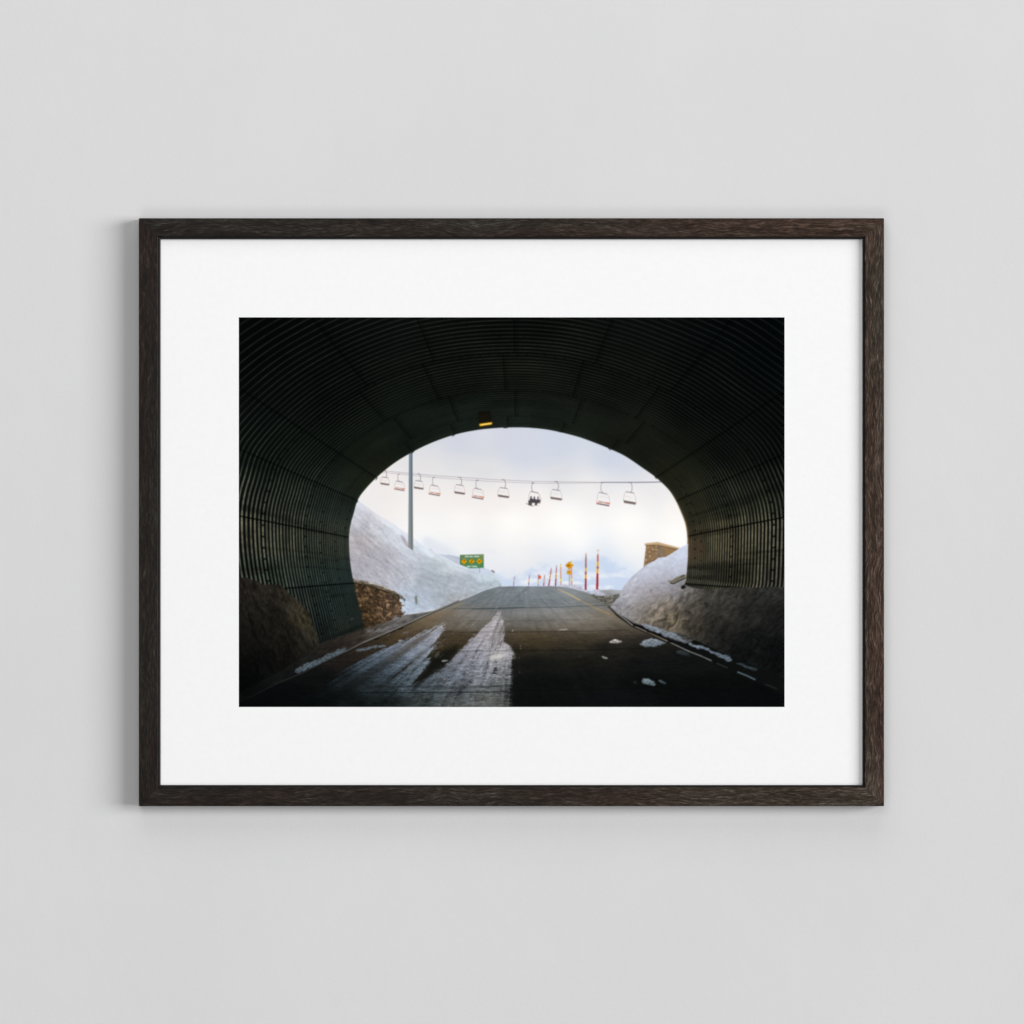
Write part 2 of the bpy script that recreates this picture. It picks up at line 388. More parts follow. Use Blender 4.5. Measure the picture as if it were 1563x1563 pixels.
def paint_far_left():
    # back snow bank behind the sign, then the green sign, then the near bank
    sl, X, Y = win(650, 835, 775, 905)
    P = smooth([(655, 840), (664, 845), (684, 847), (701, 850), (720, 856), (737, 865.5), (747, 870), (754, 875), (761, 884), (766, 895), (740, 903), (700, 905), (650, 900)], True)
    m = pmask(P, X, Y)
    c = field([(670, 848, 205, 210, 224), (690, 850, 190, 196, 212), (740, 870, 205, 214, 230), (750, 880, 196, 208, 224), (730, 890, 190, 202, 220), (760, 892, 200, 212, 228)], X, Y)
    put(sl, blur(m, .4), c+snowtex(X, Y, 22, 20, 3))
    poly([(749, 870.6), (752, 870.2), (755.5, 873.2), (754.5, 874.2)], (100, 72, 72), .3)
    # sign on its posts
    stroke([(732, 866), (732, 876)], 1.1, (150, 156, 172))
    S = [(701.9, 846.9), (738.4, 845.8), (738.5, 866.6), (718, 867.4), (701.9, 867)]
    sl, X, Y = win(700, 844, 741, 869)
    c = field([(704, 848, 108, 134, 88), (720, 849, 98, 130, 92), (737, 847, 142, 148, 98), (703, 860, 74, 118, 76), (720, 859, 84, 126, 80), (737, 865, 62, 132, 78), (720, 866, 60, 138, 92)], X, Y)
    put(sl, pmask(S, X, Y), c)
    stroke([(702, 846.9), (738.4, 845.8)], .5, (168, 166, 130), .8)
    stroke([(738.5, 846), (738.6, 866.4)], .5, (150, 166, 140), .7)
    r = random.Random(3)
    for y0, y1, xa, xb, gap in ((848.4, 850.4, 709.8, 730.6, (716.4, 722.6)), (863.5, 865.6, 712.8, 727.6, (719.4,))):
        x = xa
        poly([(xa, y0), (xb, y0-.35), (xb, y1-.35), (xa, y1)], (196, 208, 204), .25, .45)
        while x < xb:
            w = 1.15+.3*r.random()
            if not any(abs(x+.5-g) < .9 for g in gap):
                poly([(x, y0), (x+w-.35, y0-.02), (x+w-.35, y1), (x, y1)], (232, 238, 236), .12, .85)
                if r.random() < .6: stroke([(x+.4, (y0+y1)/2), (x+.7, (y0+y1)/2+.2)], .4, (150, 172, 150), .7)
            x += w
    for i, (cx, cy) in enumerate(((708.4, 857), (719.9, 856.7), (731.6, 856.6))):
        h = 4.5
        poly([(cx-h, cy), (cx, cy-h), (cx+h, cy), (cx, cy+h)], (226, 158, 6))
        g = (104, 78, 14)
        if i == 0:
            stroke([(cx+.3, cy-2.6), (cx+.3, cy+.2)], .7, g); stroke([(cx-.8, cy-1.2), (cx+.3, cy-2.7), (cx+1.3, cy-1.3)], .6, g)
            stroke([(cx-.9, cy+1.5), (cx+1.1, cy+1.4)], .45, (178, 120, 10))
        elif i == 1:
            stroke(smooth([(cx-.6, cy-2.7), (cx+1.2, cy-2.), (cx+.9, cy-.6), (cx-.9, cy+.6), (cx-.6, cy+2.), (cx+.8, cy+2.6)]), .9, g)
        else:
            poly([(cx-1.9, cy-.4), (cx+.8, cy-.9), (cx+1.6, cy-1.6), (cx+2., cy-.2), (cx+.6, cy+1.1), (cx-1.5, cy+1.2)], (120, 84, 12), .2)
    # near bank
    sl, X, Y = win(525, 755, 775, 960)
    P = [(520, 745), (548, 765), (560, 774), (575, 784.5), (602, 800.5), (623, 815), (646, 833), (664, 845), (680, 851), (696, 859), (712, 865.5), (728, 872),
         (736, 877), (742, 878), (750, 876), (756, 877), (762, 885), (766, 894.6), (752, 897), (741, 899.6), (733, 903), (722, 908), (706, 914),
         (688, 920.5), (676, 926), (666, 929.5), (652, 932), (638, 935), (628, 936), (619, 938.5), (610, 935), (616, 922), (600, 900), (570, 890), (540, 886), (520, 886)]
    m = pmask(P, X, Y)
    jag = blur(m, .8)+(fbm(X/3.5, Y/3.5, 6, 3)-.5)*.35*sstep(895, 915, Y+(766-X)*.25)
    jag = jag+(fbm(X/7, Y/4, 13, 4, .6)-.5)*.9*sstep(.98, .6, blur(m, 1.6))*sstep(900, 908, Y)
    m = sstep(.35, .65, jag)
    c = field([(545, 775, 205, 210, 226), (560, 790, 190, 190, 206), (555, 830, 180, 176, 186), (550, 870, 176, 174, 188), (580, 800, 205, 208, 222),
               (600, 815, 208, 213, 229), (620, 820, 206, 214, 232), (590, 850, 178, 176, 190), (575, 880, 182, 182, 198), (610, 870, 176, 178, 194),
               (635, 840, 205, 214, 232), (630, 860, 184, 190, 208), (650, 845, 206, 214, 230), (640, 890, 176, 184, 202), (640, 915, 178, 190, 214),
               (625, 925, 186, 200, 226), (665, 870, 186, 196, 212), (680, 860, 204, 213, 228), (700, 868, 202, 210, 226), (680, 890, 176, 186, 204),
               (700, 885, 178, 186, 204), (720, 880, 186, 196, 214), (705, 905, 180, 190, 208), (735, 885, 190, 202, 220), (755, 885, 192, 205, 222),
               (670, 915, 178, 188, 206), (650, 925, 190, 204, 228), (690, 912, 172, 176, 186), (740, 893, 176, 188, 204)], X, Y)
    t = snowtex(X, Y, 40, 42, 8, 22, 3.2)*sstep(690, 600, X)[..., None]+snowtex(X, Y, 22, 26, 15, 18, 4.)*sstep(600, 690, X)[..., None]
    t = t+((fbm(X/5, Y/3.6, 16, 4)-.5)*20)[..., None]
    t = t+(((fbm(X/3.4, Y/7, 18, 4, .6)-.5)*34+(fbm(X/9, Y/3, 19, 4, .6)-.5)*22)*sstep(640, 690, X)*sstep(868, 890, Y))[..., None]
    cr = sstep(15, 5, Y-np.interp(X[0], [548, 602, 646, 696, 740], [765, 800, 833, 859, 878]).astype(F)[None, :]+(fbm(X/12, Y/12, 17, 3)-.5)*10)
    c = c*np.array([1.005, 1.0, .965], dtype=F)*(1.01-.05*sstep(610, 660, X)*sstep(0, 1, 1-cr)+.07*cr)[..., None]
    t = t*(1-.65*sstep(24, 4, Y-np.interp(X[0], [548, 602, 646, 696, 740], [765, 800, 833, 859, 878]).astype(F)[None, :]))[..., None]
    g = (fbm(X/2.1, Y/1.8, 44, 2)-.5)*12
    put(sl, m, c+t*np.array([1.05, 1., .9], dtype=F)+g[..., None])
    # dirty strata, ledge and small hollows in the bank
    sl, X, Y = win(530, 760, 770, 940)
    lay = fbm(X/40, (Y-.35*X)/3.2, 51, 3)
    put(sl, m[:sl[0].stop-sl[0].start, :sl[1].stop-sl[1].start]*0+sstep(.6, .78, lay)*pmask(P, X, Y)*sstep(800, 860, Y), (152, 150, 160), .22)
    poly(smooth([(612, 816), (617, 820), (622, 829), (624, 836), (619, 832), (614, 824)], True), (172, 160, 172), .8, .8)
    stroke(smooth([(660, 842), (672, 852), (690, 862), (705, 868), (728, 875)]), .8, (160, 166, 186), .5)
    stroke([(735, 877), (736.5, 884), (738, 892)], .9, (160, 166, 180), .55)
    stroke([(755, 886), (750, 892), (745, 896)], 1.1, (150, 160, 176), .6)
    stroke(smooth([(684, 846.5), (701, 850.5), (714, 854)]), .6, (170, 172, 192), .6)
    poly([(633, 910), (636.5, 909), (637.5, 921), (634.5, 923)], (96, 98, 84), .5, .75)
    poly(smooth([(701, 907), (716, 902), (724, 905), (712, 912), (700, 916)], True), (152, 148, 146), 2., .3)
    # stone retaining wall under the snow
    W = [(538, 884), (560, 888), (588, 897), (602, 903), (619, 914), (620, 925), (617.5, 938), (606, 944), (580, 953), (557, 960), (545, 960)]
    sl, X, Y = win(535, 880, 625, 962)
    under = ART[sl].copy()
    m = sstep(.4, .6, blur(pmask(W, X, Y), 1.2)+(fbm(X/5, Y/4, 74, 4, .6)-.5)*.9*sstep(585, 610, X)+.3*sstep(560, 545, X))
    cx, cy = 4.6, 3.2
    Xk = X; X = X+(fbm(X/5, Y/5, 72, 2)-.5)*6; yy = Y-.30*(X-540)+(fbm(X/6, Y/4, 73, 2)-.5)*5; gi = np.floor(X/cx); gj = np.floor(yy/cy)
    d1 = np.full(X.shape, 9., dtype=F); d2 = d1.copy(); idv = np.zeros(X.shape, dtype=F)
    for a in (-1, 0, 1):
        for b in (-1, 0, 1):
            ia = (gi+a).astype(int) & 255; ib = (gj+b).astype(int) & 255
            px = (gi+a+.15+.7*_TAB[ib, ia])*cx; py = (gj+b+.15+.7*_TAB[ia, ib])*cy
            d = np.sqrt(((X-px)/cx)**2+((yy-py)/cy)**2)
            nid = _TAB[(ib*7+3) & 255, (ia*5+1) & 255]
            idv = np.where(d < d1, nid, idv); d2 = np.where(d < d1, d1, np.minimum(d2, d)); d1 = np.minimum(d1, d)
    edge = sstep(.0, .45, d2-d1); X = Xk
    base = field([(548, 895, 108, 84, 56), (575, 905, 128, 99, 68), (600, 915, 134, 106, 78), (610, 930, 126, 100, 74), (560, 930, 110, 84, 54), (565, 950, 92, 70, 44), (595, 940, 128, 100, 72)], X, Y)
    col = base*np.array([.9, .92, .98], dtype=F)*(.6+.7*idv**1.6)[..., None]*(.66+.34*edge)[..., None]*(.55+.9*fbm(X/1.9, Y/1.5, 71, 4))[..., None]*(.7+.6*fbm(X/9, Y/7, 76, 2))[..., None]
    put(sl, m, col)
    LG = [(538, 882.5), (560, 886), (582, 892), (600, 900), (616, 910), (619, 914.5), (606, 909), (588, 902), (566, 894), (540, 889)]
    mm = blur(pmask(LG, X, Y), .9)+(fbm(X/5, Y/2, 78, 4, .6)-.5)*.8
    put(sl, sstep(.35, .65, mm), np.array([112, 100, 84], dtype=F)*(.55+.9*fbm(X/4, Y/1.6, 79, 3))[..., None], .85)
    stroke([(540, 889.6), (560, 893), (588, 902.5), (604, 908)], 1.5, (34, 30, 26), .85)
    for q in range(44):
        r = random.Random(q+40); x = 596+24*r.random(); y = 900.5+(x-596)*.56+6*r.random()
        poly([(x, y), (x+2*r.random()+.8, y-1), (x+1.5, y+2.2*r.random()+1), (x-.5, y+1.4)], (44, 42, 34) if q % 2 else (122, 118, 96), .4, .8)
    # ragged snow hanging over the end and top of the stone face
    e = (X-609)/9+(917-Y)/40*.5+(fbm(X/5, Y/4, 77, 4, .65)-.5)*2.6
    top = sstep(2.2, -1., Y-(np.interp(X[0], [538, 560, 588, 602, 619], [884.5, 888, 896.5, 902, 912]).astype(F)[None, :]+(fbm(X/6, Y/6, 80, 3)-.5)*5))
    sm = np.maximum(sstep(.2, .8, e), top*.75)*(X > 541)*(Y < 938)*(X < 640)
    put(sl, sm, under*(.93+.14*fbm(X/4, Y/3, 84, 4))[..., None], 1.)
    for q in range(16):
        r = random.Random(q+400); x = 594+28*r.random(); y = 901+(x-594)*.55+4*r.random()
        poly([(x, y), (x+1.8*r.random()+.8, y-.8), (x+1.4, y+1.8*r.random()+.8), (x-.4, y+1.2)], (56, 50, 40), .4, .75)
    # lamp post
    sl, X, Y = win(620, 684, 634, 842)
    t = (Y-690)/150; L = 624.3-1.2*t; R = 629.8+.8*t
    m = np.clip((X-L)*2+.5, 0, 1)*np.clip((R-X)*2+.5, 0, 1)*(Y < 836+ (X-624)*.6)
    s = (X-L)/(R-L)
    c = np.stack([106+22*t, 126+6*t, 142-12*t], -1)*(1.1-.22*sstep(.2, .9, s))[..., None]
    put(sl, m, c)

def marker(bx, by, tx, ty, w0, w1, segs):
    """a snow pole: segs = (t0, t1, colour) from the top down"""
    for a, b, col in segs:
        lum = sum(col)/3*1.12; col = tuple(v*.86+lum*.14 for v in col)
        P0 = (tx+(bx-tx)*a, ty+(by-ty)*a); P1 = (tx+(bx-tx)*b, ty+(by-ty)*b)
        wa = (w1+(w0-w1)*a)/2; wb = (w1+(w0-w1)*b)/2
        poly([(P0[0]-wa, P0[1]), (P0[0]+wa, P0[1]), (P1[0]+wb, P1[1]), (P1[0]-wb, P1[1])], col, .12)
        hl = tuple(min(255, v*1.12+10) for v in col)
        poly([(P0[0]-wa*.5, P0[1]), (P0[0], P0[1]), (P1[0], P1[1]), (P1[0]-wb*.5, P1[1])], hl, .1, .4)

def paint_far_right():
    # far horizon of snow on the right of the road
    sl, X, Y = win(905, 896, 960, 930)
    c = field([(915, 902, 200, 205, 220), (940, 902, 222, 230, 242), (935, 906, 150, 152, 158), (925, 911, 112, 110, 104), (940, 912, 124, 122, 116), (915, 918, 104, 103, 96), (935, 922, 100, 98, 92)], X, Y, p=4)
    put(sl, sstep(899.3, 900.6, Y+(fbm(X/7, Y/7, 3, 2)-.5)*2)*sstep(905, 914, X), c+((fbm(X/3, Y/1.4, 19, 4)-.5)*60*sstep(903, 908, Y))[..., None])
    Yl, Rd, Pk, Li = (250, 172, 10), (172, 42, 50), (196, 98, 88), (226, 228, 40)
    Or = (226, 138, 104)
    f = lambda a, b, y: (y-a)/(b-a)
    marker(763.3, 891.5, 763.9, 882, .9, .8, [(0, 1, (222, 200, 208))])
    marker(783.8, 894.6, 785.3, 879.4, 1.4, 1.3, [(0, .42, (168, 138, 156)), (.42, .52, (226, 190, 120)), (.52, 1, (168, 122, 142))])
    marker(806.9, 893.8, 808.1, 877.5, 1.5, 1.3, [(0, .4, (146, 124, 156)), (.4, .52, (226, 178, 96)), (.52, .58, (160, 130, 140)), (.58, .66, (214, 170, 110)), (.66, 1, (136, 104, 138))])
    marker(821.5, 894.2, 822.2, 875.9, 1.5, 1.3, [(0, .54, (120, 124, 140)), (.54, .66, (232, 186, 80)), (.66, .72, (170, 140, 120)), (.72, .82, (232, 178, 70)), (.82, 1, (150, 140, 158))])
    poly([(822, 878.2), (825.6, 878.4), (825.5, 883.2), (822, 883)], (250, 78, 14), .15)
    marker(829.7, 894, 831.4, 877.5, 1.6, 1.4, [(0, .36, (164, 122, 146)), (.36, .48, (230, 176, 90)), (.48, .56, (170, 110, 120)), (.56, .68, (226, 164, 84)), (.68, 1, (170, 74, 100))])
    marker(837.5, 894.3, 841.7, 866.3, 2., 1.5, [(0, .1, (168, 168, 186)), (.1, .39, (190, 90, 96)), (.39, .49, (240, 164, 40)), (.49, .54, (130, 70, 96)), (.54, .63, (240, 160, 40)), (.63, 1, (178, 58, 74))])
    marker(847.9, 894.3, 849.5, 862.6, 2.1, 1.5, [(0, .1, (160, 160, 176)), (.1, .38, (180, 110, 118)), (.38, .49, (246, 170, 24)), (.49, .53, (180, 60, 50)), (.53, .62, (240, 162, 24)), (.62, 1, (158, 62, 80))])
    marker(856.2, 893, 855.8, 861, 2., 1.6, [(0, .04, (200, 150, 130)), (.04, .12, Li), (.12, .7, (224, 142, 110)), (.7, .8, Li), (.8, 1, (214, 140, 118))])
    # warning sign and its plate
    stroke([(869, 870), (869, 894)], 1.2, (140, 150, 172))
    poly([(862.6, 863.2), (869, 856.7), (875.4, 863), (869, 869.4)], (222, 144, 18), .15)
    stroke([(863.8, 863.2), (869, 858), (874.2, 863), (869, 868.2), (863.8, 863.2)], .35, (198, 118, 10), .8)
    stroke([(865.6, 862.9), (871, 863.1)], 1.4, (120, 88, 30), .9)
    stroke([(865.9, 864.2), (869, 864.2)], .5, (150, 104, 24), .8)
    poly([(865.2, 870.3), (872.4, 870.6), (872.4, 876.6), (865.2, 876.3)], (214, 146, 24), .15)
    stroke([(866.2, 873), (871, 873.1)], .5, (190, 126, 18), .8)
    marker(872.5, 893.8, 871.9, 856, 2.2, 1.7, [(0, .04, (180, 150, 120)), (.04, .14, (240, 214, 24)), (.14, .27, (226, 158, 30)), (.27, .71, (226, 136, 96)), (.71, .8, Li), (.8, 1, (220, 136, 108))])
    a, b = 844, 900.5; s = lambda v: (v-145)/585.
    marker(893.8, b, 894.4, a, 2.9, 2.1, [(0, s(172), (232, 168, 118)), (s(172), s(212), (150, 146, 142)), (s(212), s(300), (178, 96, 88)), (s(300), s(380), (160, 84, 92)), (s(380), s(440), Yl), (s(440), s(488), (150, 62, 84)), (s(488), s(548), (246, 160, 14)), (s(548), 1, (160, 42, 60))])
    s = lambda v: (v-90)/640.
    marker(911.3, b, 912.7, 838.6, 3.6, 2.4, [(0, s(118), (240, 178, 118)), (s(118), s(166), (214, 214, 212)), (s(166), s(285), (200, 96, 80)), (s(285), s(355), Yl), (s(355), s(395), (178, 62, 52)), (s(395), s(468), Yl), (s(468), 1, (176, 40, 46))])
    # ploughed lumps of snow by the poles
    for P in ([(850, 896.5), (856, 893.4), (863.5, 892), (868, 895), (872, 897), (860, 898)], [(868, 897), (873, 893.2), (881, 892), (886, 894), (890, 898.5), (892, 901), (880, 900)],
              [(878, 898), (888, 899.4), (900, 902), (908, 905), (898, 906.5), (886, 903)], [(897, 909), (902, 904), (908, 898.8), (913, 901), (918, 904), (925, 907), (918, 909.5), (908, 910.5)]):
        Q = smooth(P, True); xs = [p[0] for p in Q]; ys = [p[1] for p in Q]
        sl, X, Y = win(min(xs)-2, min(ys)-2, max(xs)+2, max(ys)+2)
        tt = (Y-min(ys))/(max(ys)-min(ys))
        c = np.stack([206-34*tt, 207-34*tt, 222-34*tt], -1)+((fbm(X/2.2, Y/1.4, 29, 3)-.5)*46)[..., None]
        put(sl, blur(pmask(Q, X, Y), .3), c)
    # stone hut top behind the right bank
    L = [(986, 832), (1002.8, 829.5), (1002.8, 858), (982, 866)]
    R = [(1002.6, 829.5), (1036, 838), (1020, 850), (1002.6, 860)]
    sl, X, Y = win(980, 826, 1040, 868)
    n = fbm(X/2.6, Y/2.2, 61, 3)
    c = np.array([132, 108, 80], dtype=F)*(.78+.5*n)[..., None]
    put(sl, pmask(L, X, Y), c)
    for x, y, w, h, q in [(991, 842.5, 3, 2, (222, 188, 140)), (992, 848.6, 3, 2.2, (226, 196, 154)), (986.3, 839, 1.6, 4, (200, 172, 134)), (986, 846, 2, 4, (196, 166, 132)), (985.6, 854.5, 4, 2.4, (206, 180, 150)), (984.4, 861, 2.4, 2.6, (188, 158, 130)),
                          (989, 835, 1.6, 3, (204, 180, 140)), (996, 838, 2.4, 3, (206, 174, 130)), (1001.8, 833, 1.6, 2.4, (220, 194, 156)), (1002.4, 839, 1.8, 2.6, (214, 192, 160)), (1001.6, 845, 1.8, 2.4, (210, 184, 150)), (996, 853, 3, 1.5, (190, 156, 116)), (993, 834.6, 2.6, 1.8, (160, 124, 76))]:
        poly([(x+w*.62*math.cos(t*.6283), y+h*.62*math.sin(t*.6283)) for t in range(10)], q, .3, .55)
    for y in (837.2, 845.4, 851.2, 857.4): stroke([(985.4, y+.4), (993, y), (1001, y-.6)], .45, (136, 102, 64), .7)
    c = np.array([130, 111, 90], dtype=F)*(.82+.4*fbm(X/4, Y/2.4, 63, 3))[..., None]
    put(sl, pmask(R, X, Y), c)
    poly(smooth([(1013, 836), (1024, 838), (1033, 839.4), (1026, 845), (1018, 848), (1015, 842)], True), (148, 118, 78), .6, .9)
    poly([(983.8, 829.4), (1002.5, 827.2), (1004, 827.2), (1037, 836), (1036.6, 838.2), (1003, 831.2), (984.4, 832)], (198, 168, 128), .2)
    stroke([(984.6, 832.3), (1003, 831.6), (1036, 839)], .9, (112, 84, 54), .9)

def tunnel():
    sl, X, Y = win(364, 484, 1198, 1079)
    dx = X-VPX; dy = VPY-Y
    th = np.degrees(np.arctan2(dx, dy)).astype(F); r = np.sqrt(dx*dx+dy*dy)
    Rf = np.interp(th, _th, _ra).astype(F)
    k = r/Rf
    Z = 1/np.maximum(k, .5)
    out = k > 1
    lower = Y > 975
    lineC = field([(380, 500, 30, 34, 34), (480, 500, 34, 38, 38), (600, 500, 40, 43, 42), (787, 490, 42, 44, 42), (950, 500, 38, 41, 42), (1080, 500, 34, 38, 40), (1190, 510, 28, 33, 36),
                   (400, 600, 38, 42, 40), (500, 600, 42, 45, 42), (600, 600, 46, 50, 44), (700, 570, 52, 54, 46), (787, 560, 62, 60, 48), (880, 570, 54, 55, 46), (980, 600, 46, 48, 40), (1080, 600, 36, 40, 38), (1180, 600, 28, 32, 34),
                   (380, 690, 52, 58, 54), (450, 690, 54, 60, 54), (540, 690, 48, 54, 48), (620, 650, 50, 56, 48), (700, 630, 52, 60, 50), (787, 640, 58, 64, 54), (880, 640, 54, 58, 48), (960, 660, 46, 50, 42), (1040, 680, 40, 45, 38), (1120, 680, 34, 38, 34), (1190, 680, 34, 38, 36),
                   (375, 750, 98, 104, 92), (440, 750, 84, 92, 82), (500, 760, 70, 84, 78), (540, 770, 58, 70, 62), (575, 720, 58, 64, 46), (1010, 720, 54, 58, 42), (1050, 770, 66, 66, 50), (1110, 750, 74, 78, 64), (1190, 750, 84, 88, 76),
                   (375, 820, 136, 134, 116), (430, 820, 122, 124, 108), (480, 820, 104, 112, 98), (520, 830, 90, 96, 82), (375, 870, 112, 122, 110), (430, 880, 92, 108, 98), (500, 880, 74, 92, 88), (530, 880, 66, 84, 82),
                   (1060, 840, 132, 112, 88), (1070, 870, 108, 108, 92), (1100, 830, 132, 126, 102), (1150, 830, 142, 138, 116), (1190, 830, 142, 140, 122), (1120, 880, 126, 122, 104), (1190, 885, 120, 120, 108),
                   (460, 920, 82, 92, 88), (500, 930, 66, 82, 82), (540, 930, 60, 72, 70), (500, 965, 50, 58, 56), (545, 955, 56, 62, 54)], X, Y)
    darkC = field([(380, 500, 5, 8, 8), (787, 490, 9, 12, 11), (1190, 510, 4, 7, 9), (500, 600, 7, 11, 11), (700, 580, 11, 15, 13), (787, 600, 15, 20, 17), (900, 590, 13, 16, 14), (1080, 600, 6, 10, 10),
                   (640, 670, 20, 28, 24), (720, 650, 24, 33, 29), (787, 645, 27, 37, 33), (880, 655, 26, 32, 28), (950, 690, 26, 30, 24), (380, 690, 9, 14, 13), (480, 700, 14, 20, 18), (560, 720, 26, 32, 24),
                   (375, 800, 6, 9, 9), (430, 820, 14, 18, 16), (500, 830, 24, 30, 27), (528, 830, 38, 46, 42), (375, 870, 5, 9, 8), (500, 890, 18, 26, 26), (535, 880, 34, 46, 46), (540, 930, 26, 36, 36), (480, 930, 10, 16, 16),
                   (1040, 740, 34, 36, 26), (1055, 840, 58, 52, 40), (1062, 800, 44, 42, 32), (1090, 830, 34, 34, 27), (1120, 840, 20, 20, 16), (1190, 830, 8, 10, 9), (1060, 885, 40, 42, 38), (1120, 700, 10, 14, 13), (1190, 690, 5, 8, 8), (1110, 760, 16, 20, 17)], X, Y)
    ph = (1-Z)/.0101
    fr = ph-np.floor(ph)
    aa = (_fw := .0101**-1/(Rf*k*k))                       # corrugations per unit of the sheet
    # lit crest of each corrugation; wide on the side walls, thin overhead
    side = sstep(58, 82, np.abs(th))
    wd = .085+.07*side
    soft = np.clip(aa*.5, .07, .42)
    d = np.abs(fr-.5)
    crest = sstep(wd+soft, np.maximum(wd-soft*.6, 0), d)
    crest = crest*(1-.25*np.clip(aa*1.6-.45, 0, 1))+.26*side*sstep(.5, .1, d)
    wob = fbm(th/7, ph/2.5, 81, 3); fine = fbm(th*1.6, ph*1.0, 83, 3)
    gain = (.66+.62*wob)*(.76+.48*fine)*(.82+.36*vnoise(np.floor(ph)*3.7+.5, th/25, 85))
    mx = np.ones(X.shape, dtype=F)
    fk = lambda kr: np.floor((1-1/kr)/.0101)+.5
    # plate rings: joints every so many corrugations, bolts along them
    for kr, per, o in ((1.078, 2.9, .45), (1.258, 2.7, .6), (1.516, 2.5, .7)):
        dz = np.abs(ph-fk(kr)); q = th/per; fq = np.abs(q-np.floor(q)-.5)
        mx *= 1-o*(.25*sstep(.55, .4, dz)*(1-side*.7)+sstep(.7, .4, dz)*sstep(.38, .44, fq)*(.45+.45*side))
    for kr, t0, t1 in ((1.17, -112, -72), (1.045, 68, 90), (1.065, 60, 70), (1.03, -82, -70)):
        dz = np.abs(ph-fk(kr)); on = sstep(.75, .4, dz)*(th > t0)*(th < t1)
        q = th/2.9+.3; fq = np.abs(q-np.floor(q)-.5); mx *= 1-on*.75*sstep(.40, .45, fq)
    ringi = np.where(k < 1.078, 1, np.where(k < 1.258, 0, np.where(k < 1.516, 1, 0)))
    zig = .8*np.sin(ph*2*np.pi)
    # lap joints running along the tunnel
    for even, odd in ((-.8, -3.9), (-21.8, -24.8), (-39.2, -41.7), (20.6, 17.6), (40.5, 37.8)):
        a0 = np.where(ringi == 0, even, odd)
        dd = (th-a0)*np.pi/180*r
        mx *= 1-.5*sstep(1.6, .5, np.abs(dd+zig*.8))
        mx *= 1-.16*sstep(5, 1.6, np.abs(dd-3))
    for a0 in (-56.8, -66.5, -79.0, -94.5, 56.2, 66.5, 78.8, 94.6):
        dd = (th-a0)*np.pi/180*r
        st = 1 if abs(a0) > 70 else .72
        mx *= 1-.9*st*sstep(1.5, .6, np.abs(dd+zig*.5))
        mx *= 1-.4*st*sstep(4.6, 1.2, np.abs(dd-np.sign(a0)*2.2))*sstep(.1, .35, np.abs(fr-.5))
    shade = field([(700, 500, .9, 1, 1), (390, 500, .8, .9, .9), (1190, 500, .7, .7, .7), (390, 640, .8, .9, .9), (450, 850, 1, 1, 1), (1100, 850, 1, 1, 1), (1150, 650, .8, 1, 1), (700, 630, .8, 1, 1), (540, 720, .8, 1, 1)], X, Y)[..., 0]
    lineC = lineC*np.array([.985, .975, .93], dtype=F)*(.90-.23*side)[..., None]; darkC = (darkC+np.array([2, 3, 2], dtype=F))*.74*(1-.22*sstep(75, 50, np.abs(th)))[..., None]
    c = darkC+(lineC-darkC)*(crest*gain*shade)[..., None]
    c = darkC*.35*(1-mx)[..., None]+c*mx[..., None]
    st = sstep(.55, .8, fbm(th/2.2, ph/30, 87, 3))*side
    c = c*(1-.35*st)[..., None]
    c *= (.9+.2*fbm(X/30, Y/24, 89, 3))[..., None]
    # crisp opening edge
    m = sstep(-.35, .35, r-Rf)
    # warm fringe on the right rim
    rim = sstep(3.4, .2, r-Rf)*sstep(58, 76, th)*sstep(97, 84, th)
    c = c*(1-.6*rim)[..., None]+np.array([196, 150, 104], dtype=F)*(.6*rim)[..., None]
    rim = sstep(2.2, .2, r-Rf)*sstep(-30, -50, th)*sstep(-75, -60, th)
    c = c+np.array([18, 15, 4], dtype=F)*rim[..., None]
    glow = np.exp(-np.maximum(r-Rf, 0)/3.5)*sstep(100, 60, np.abs(th))
    c = c+glow[..., None]*np.array([7, 8, 7], dtype=F)
    put(sl, m, c)
    # small notches where the plates end
    for x, y, w in ((693, 664.6, 3), (631, 690, 3), (575.5, 730, 3), (546, 765, 2), (854.5, 659.5, 3), (931, 686.5, 3), (1001, 730, 3), (773, 653.2, 4)):
        a = math.atan2(y-VPY, x-VPX)+math.pi/2
        stroke([(x-math.cos(a)*w, y-math.sin(a)*w), (x+math.cos(a)*w*.4, y+math.sin(a)*w*.4)], 1.2, (22, 27, 24), .8)
    # ceiling lamp
    poly([(729.6, 628.5), (748.4, 627.8), (750.6, 646), (731.2, 648)], (16, 15, 10), .5, .97)
    poly([(731, 633), (747, 632), (748.4, 644), (732, 645.6)], (24, 21, 14), .5, .7)
    poly([(730.6, 646.8), (751, 644.4), (751.6, 648), (732.4, 651)], (120, 84, 12), 1.4, .6)
    poly([(731.3, 647.4), (750.8, 644.8), (751.2, 647.8), (732.7, 650.6)], (246, 176, 20), .2)
    stroke([(734.5, 648.6), (748.6, 646.6)], 1.4, (255, 236, 150), .95, soft=.8)

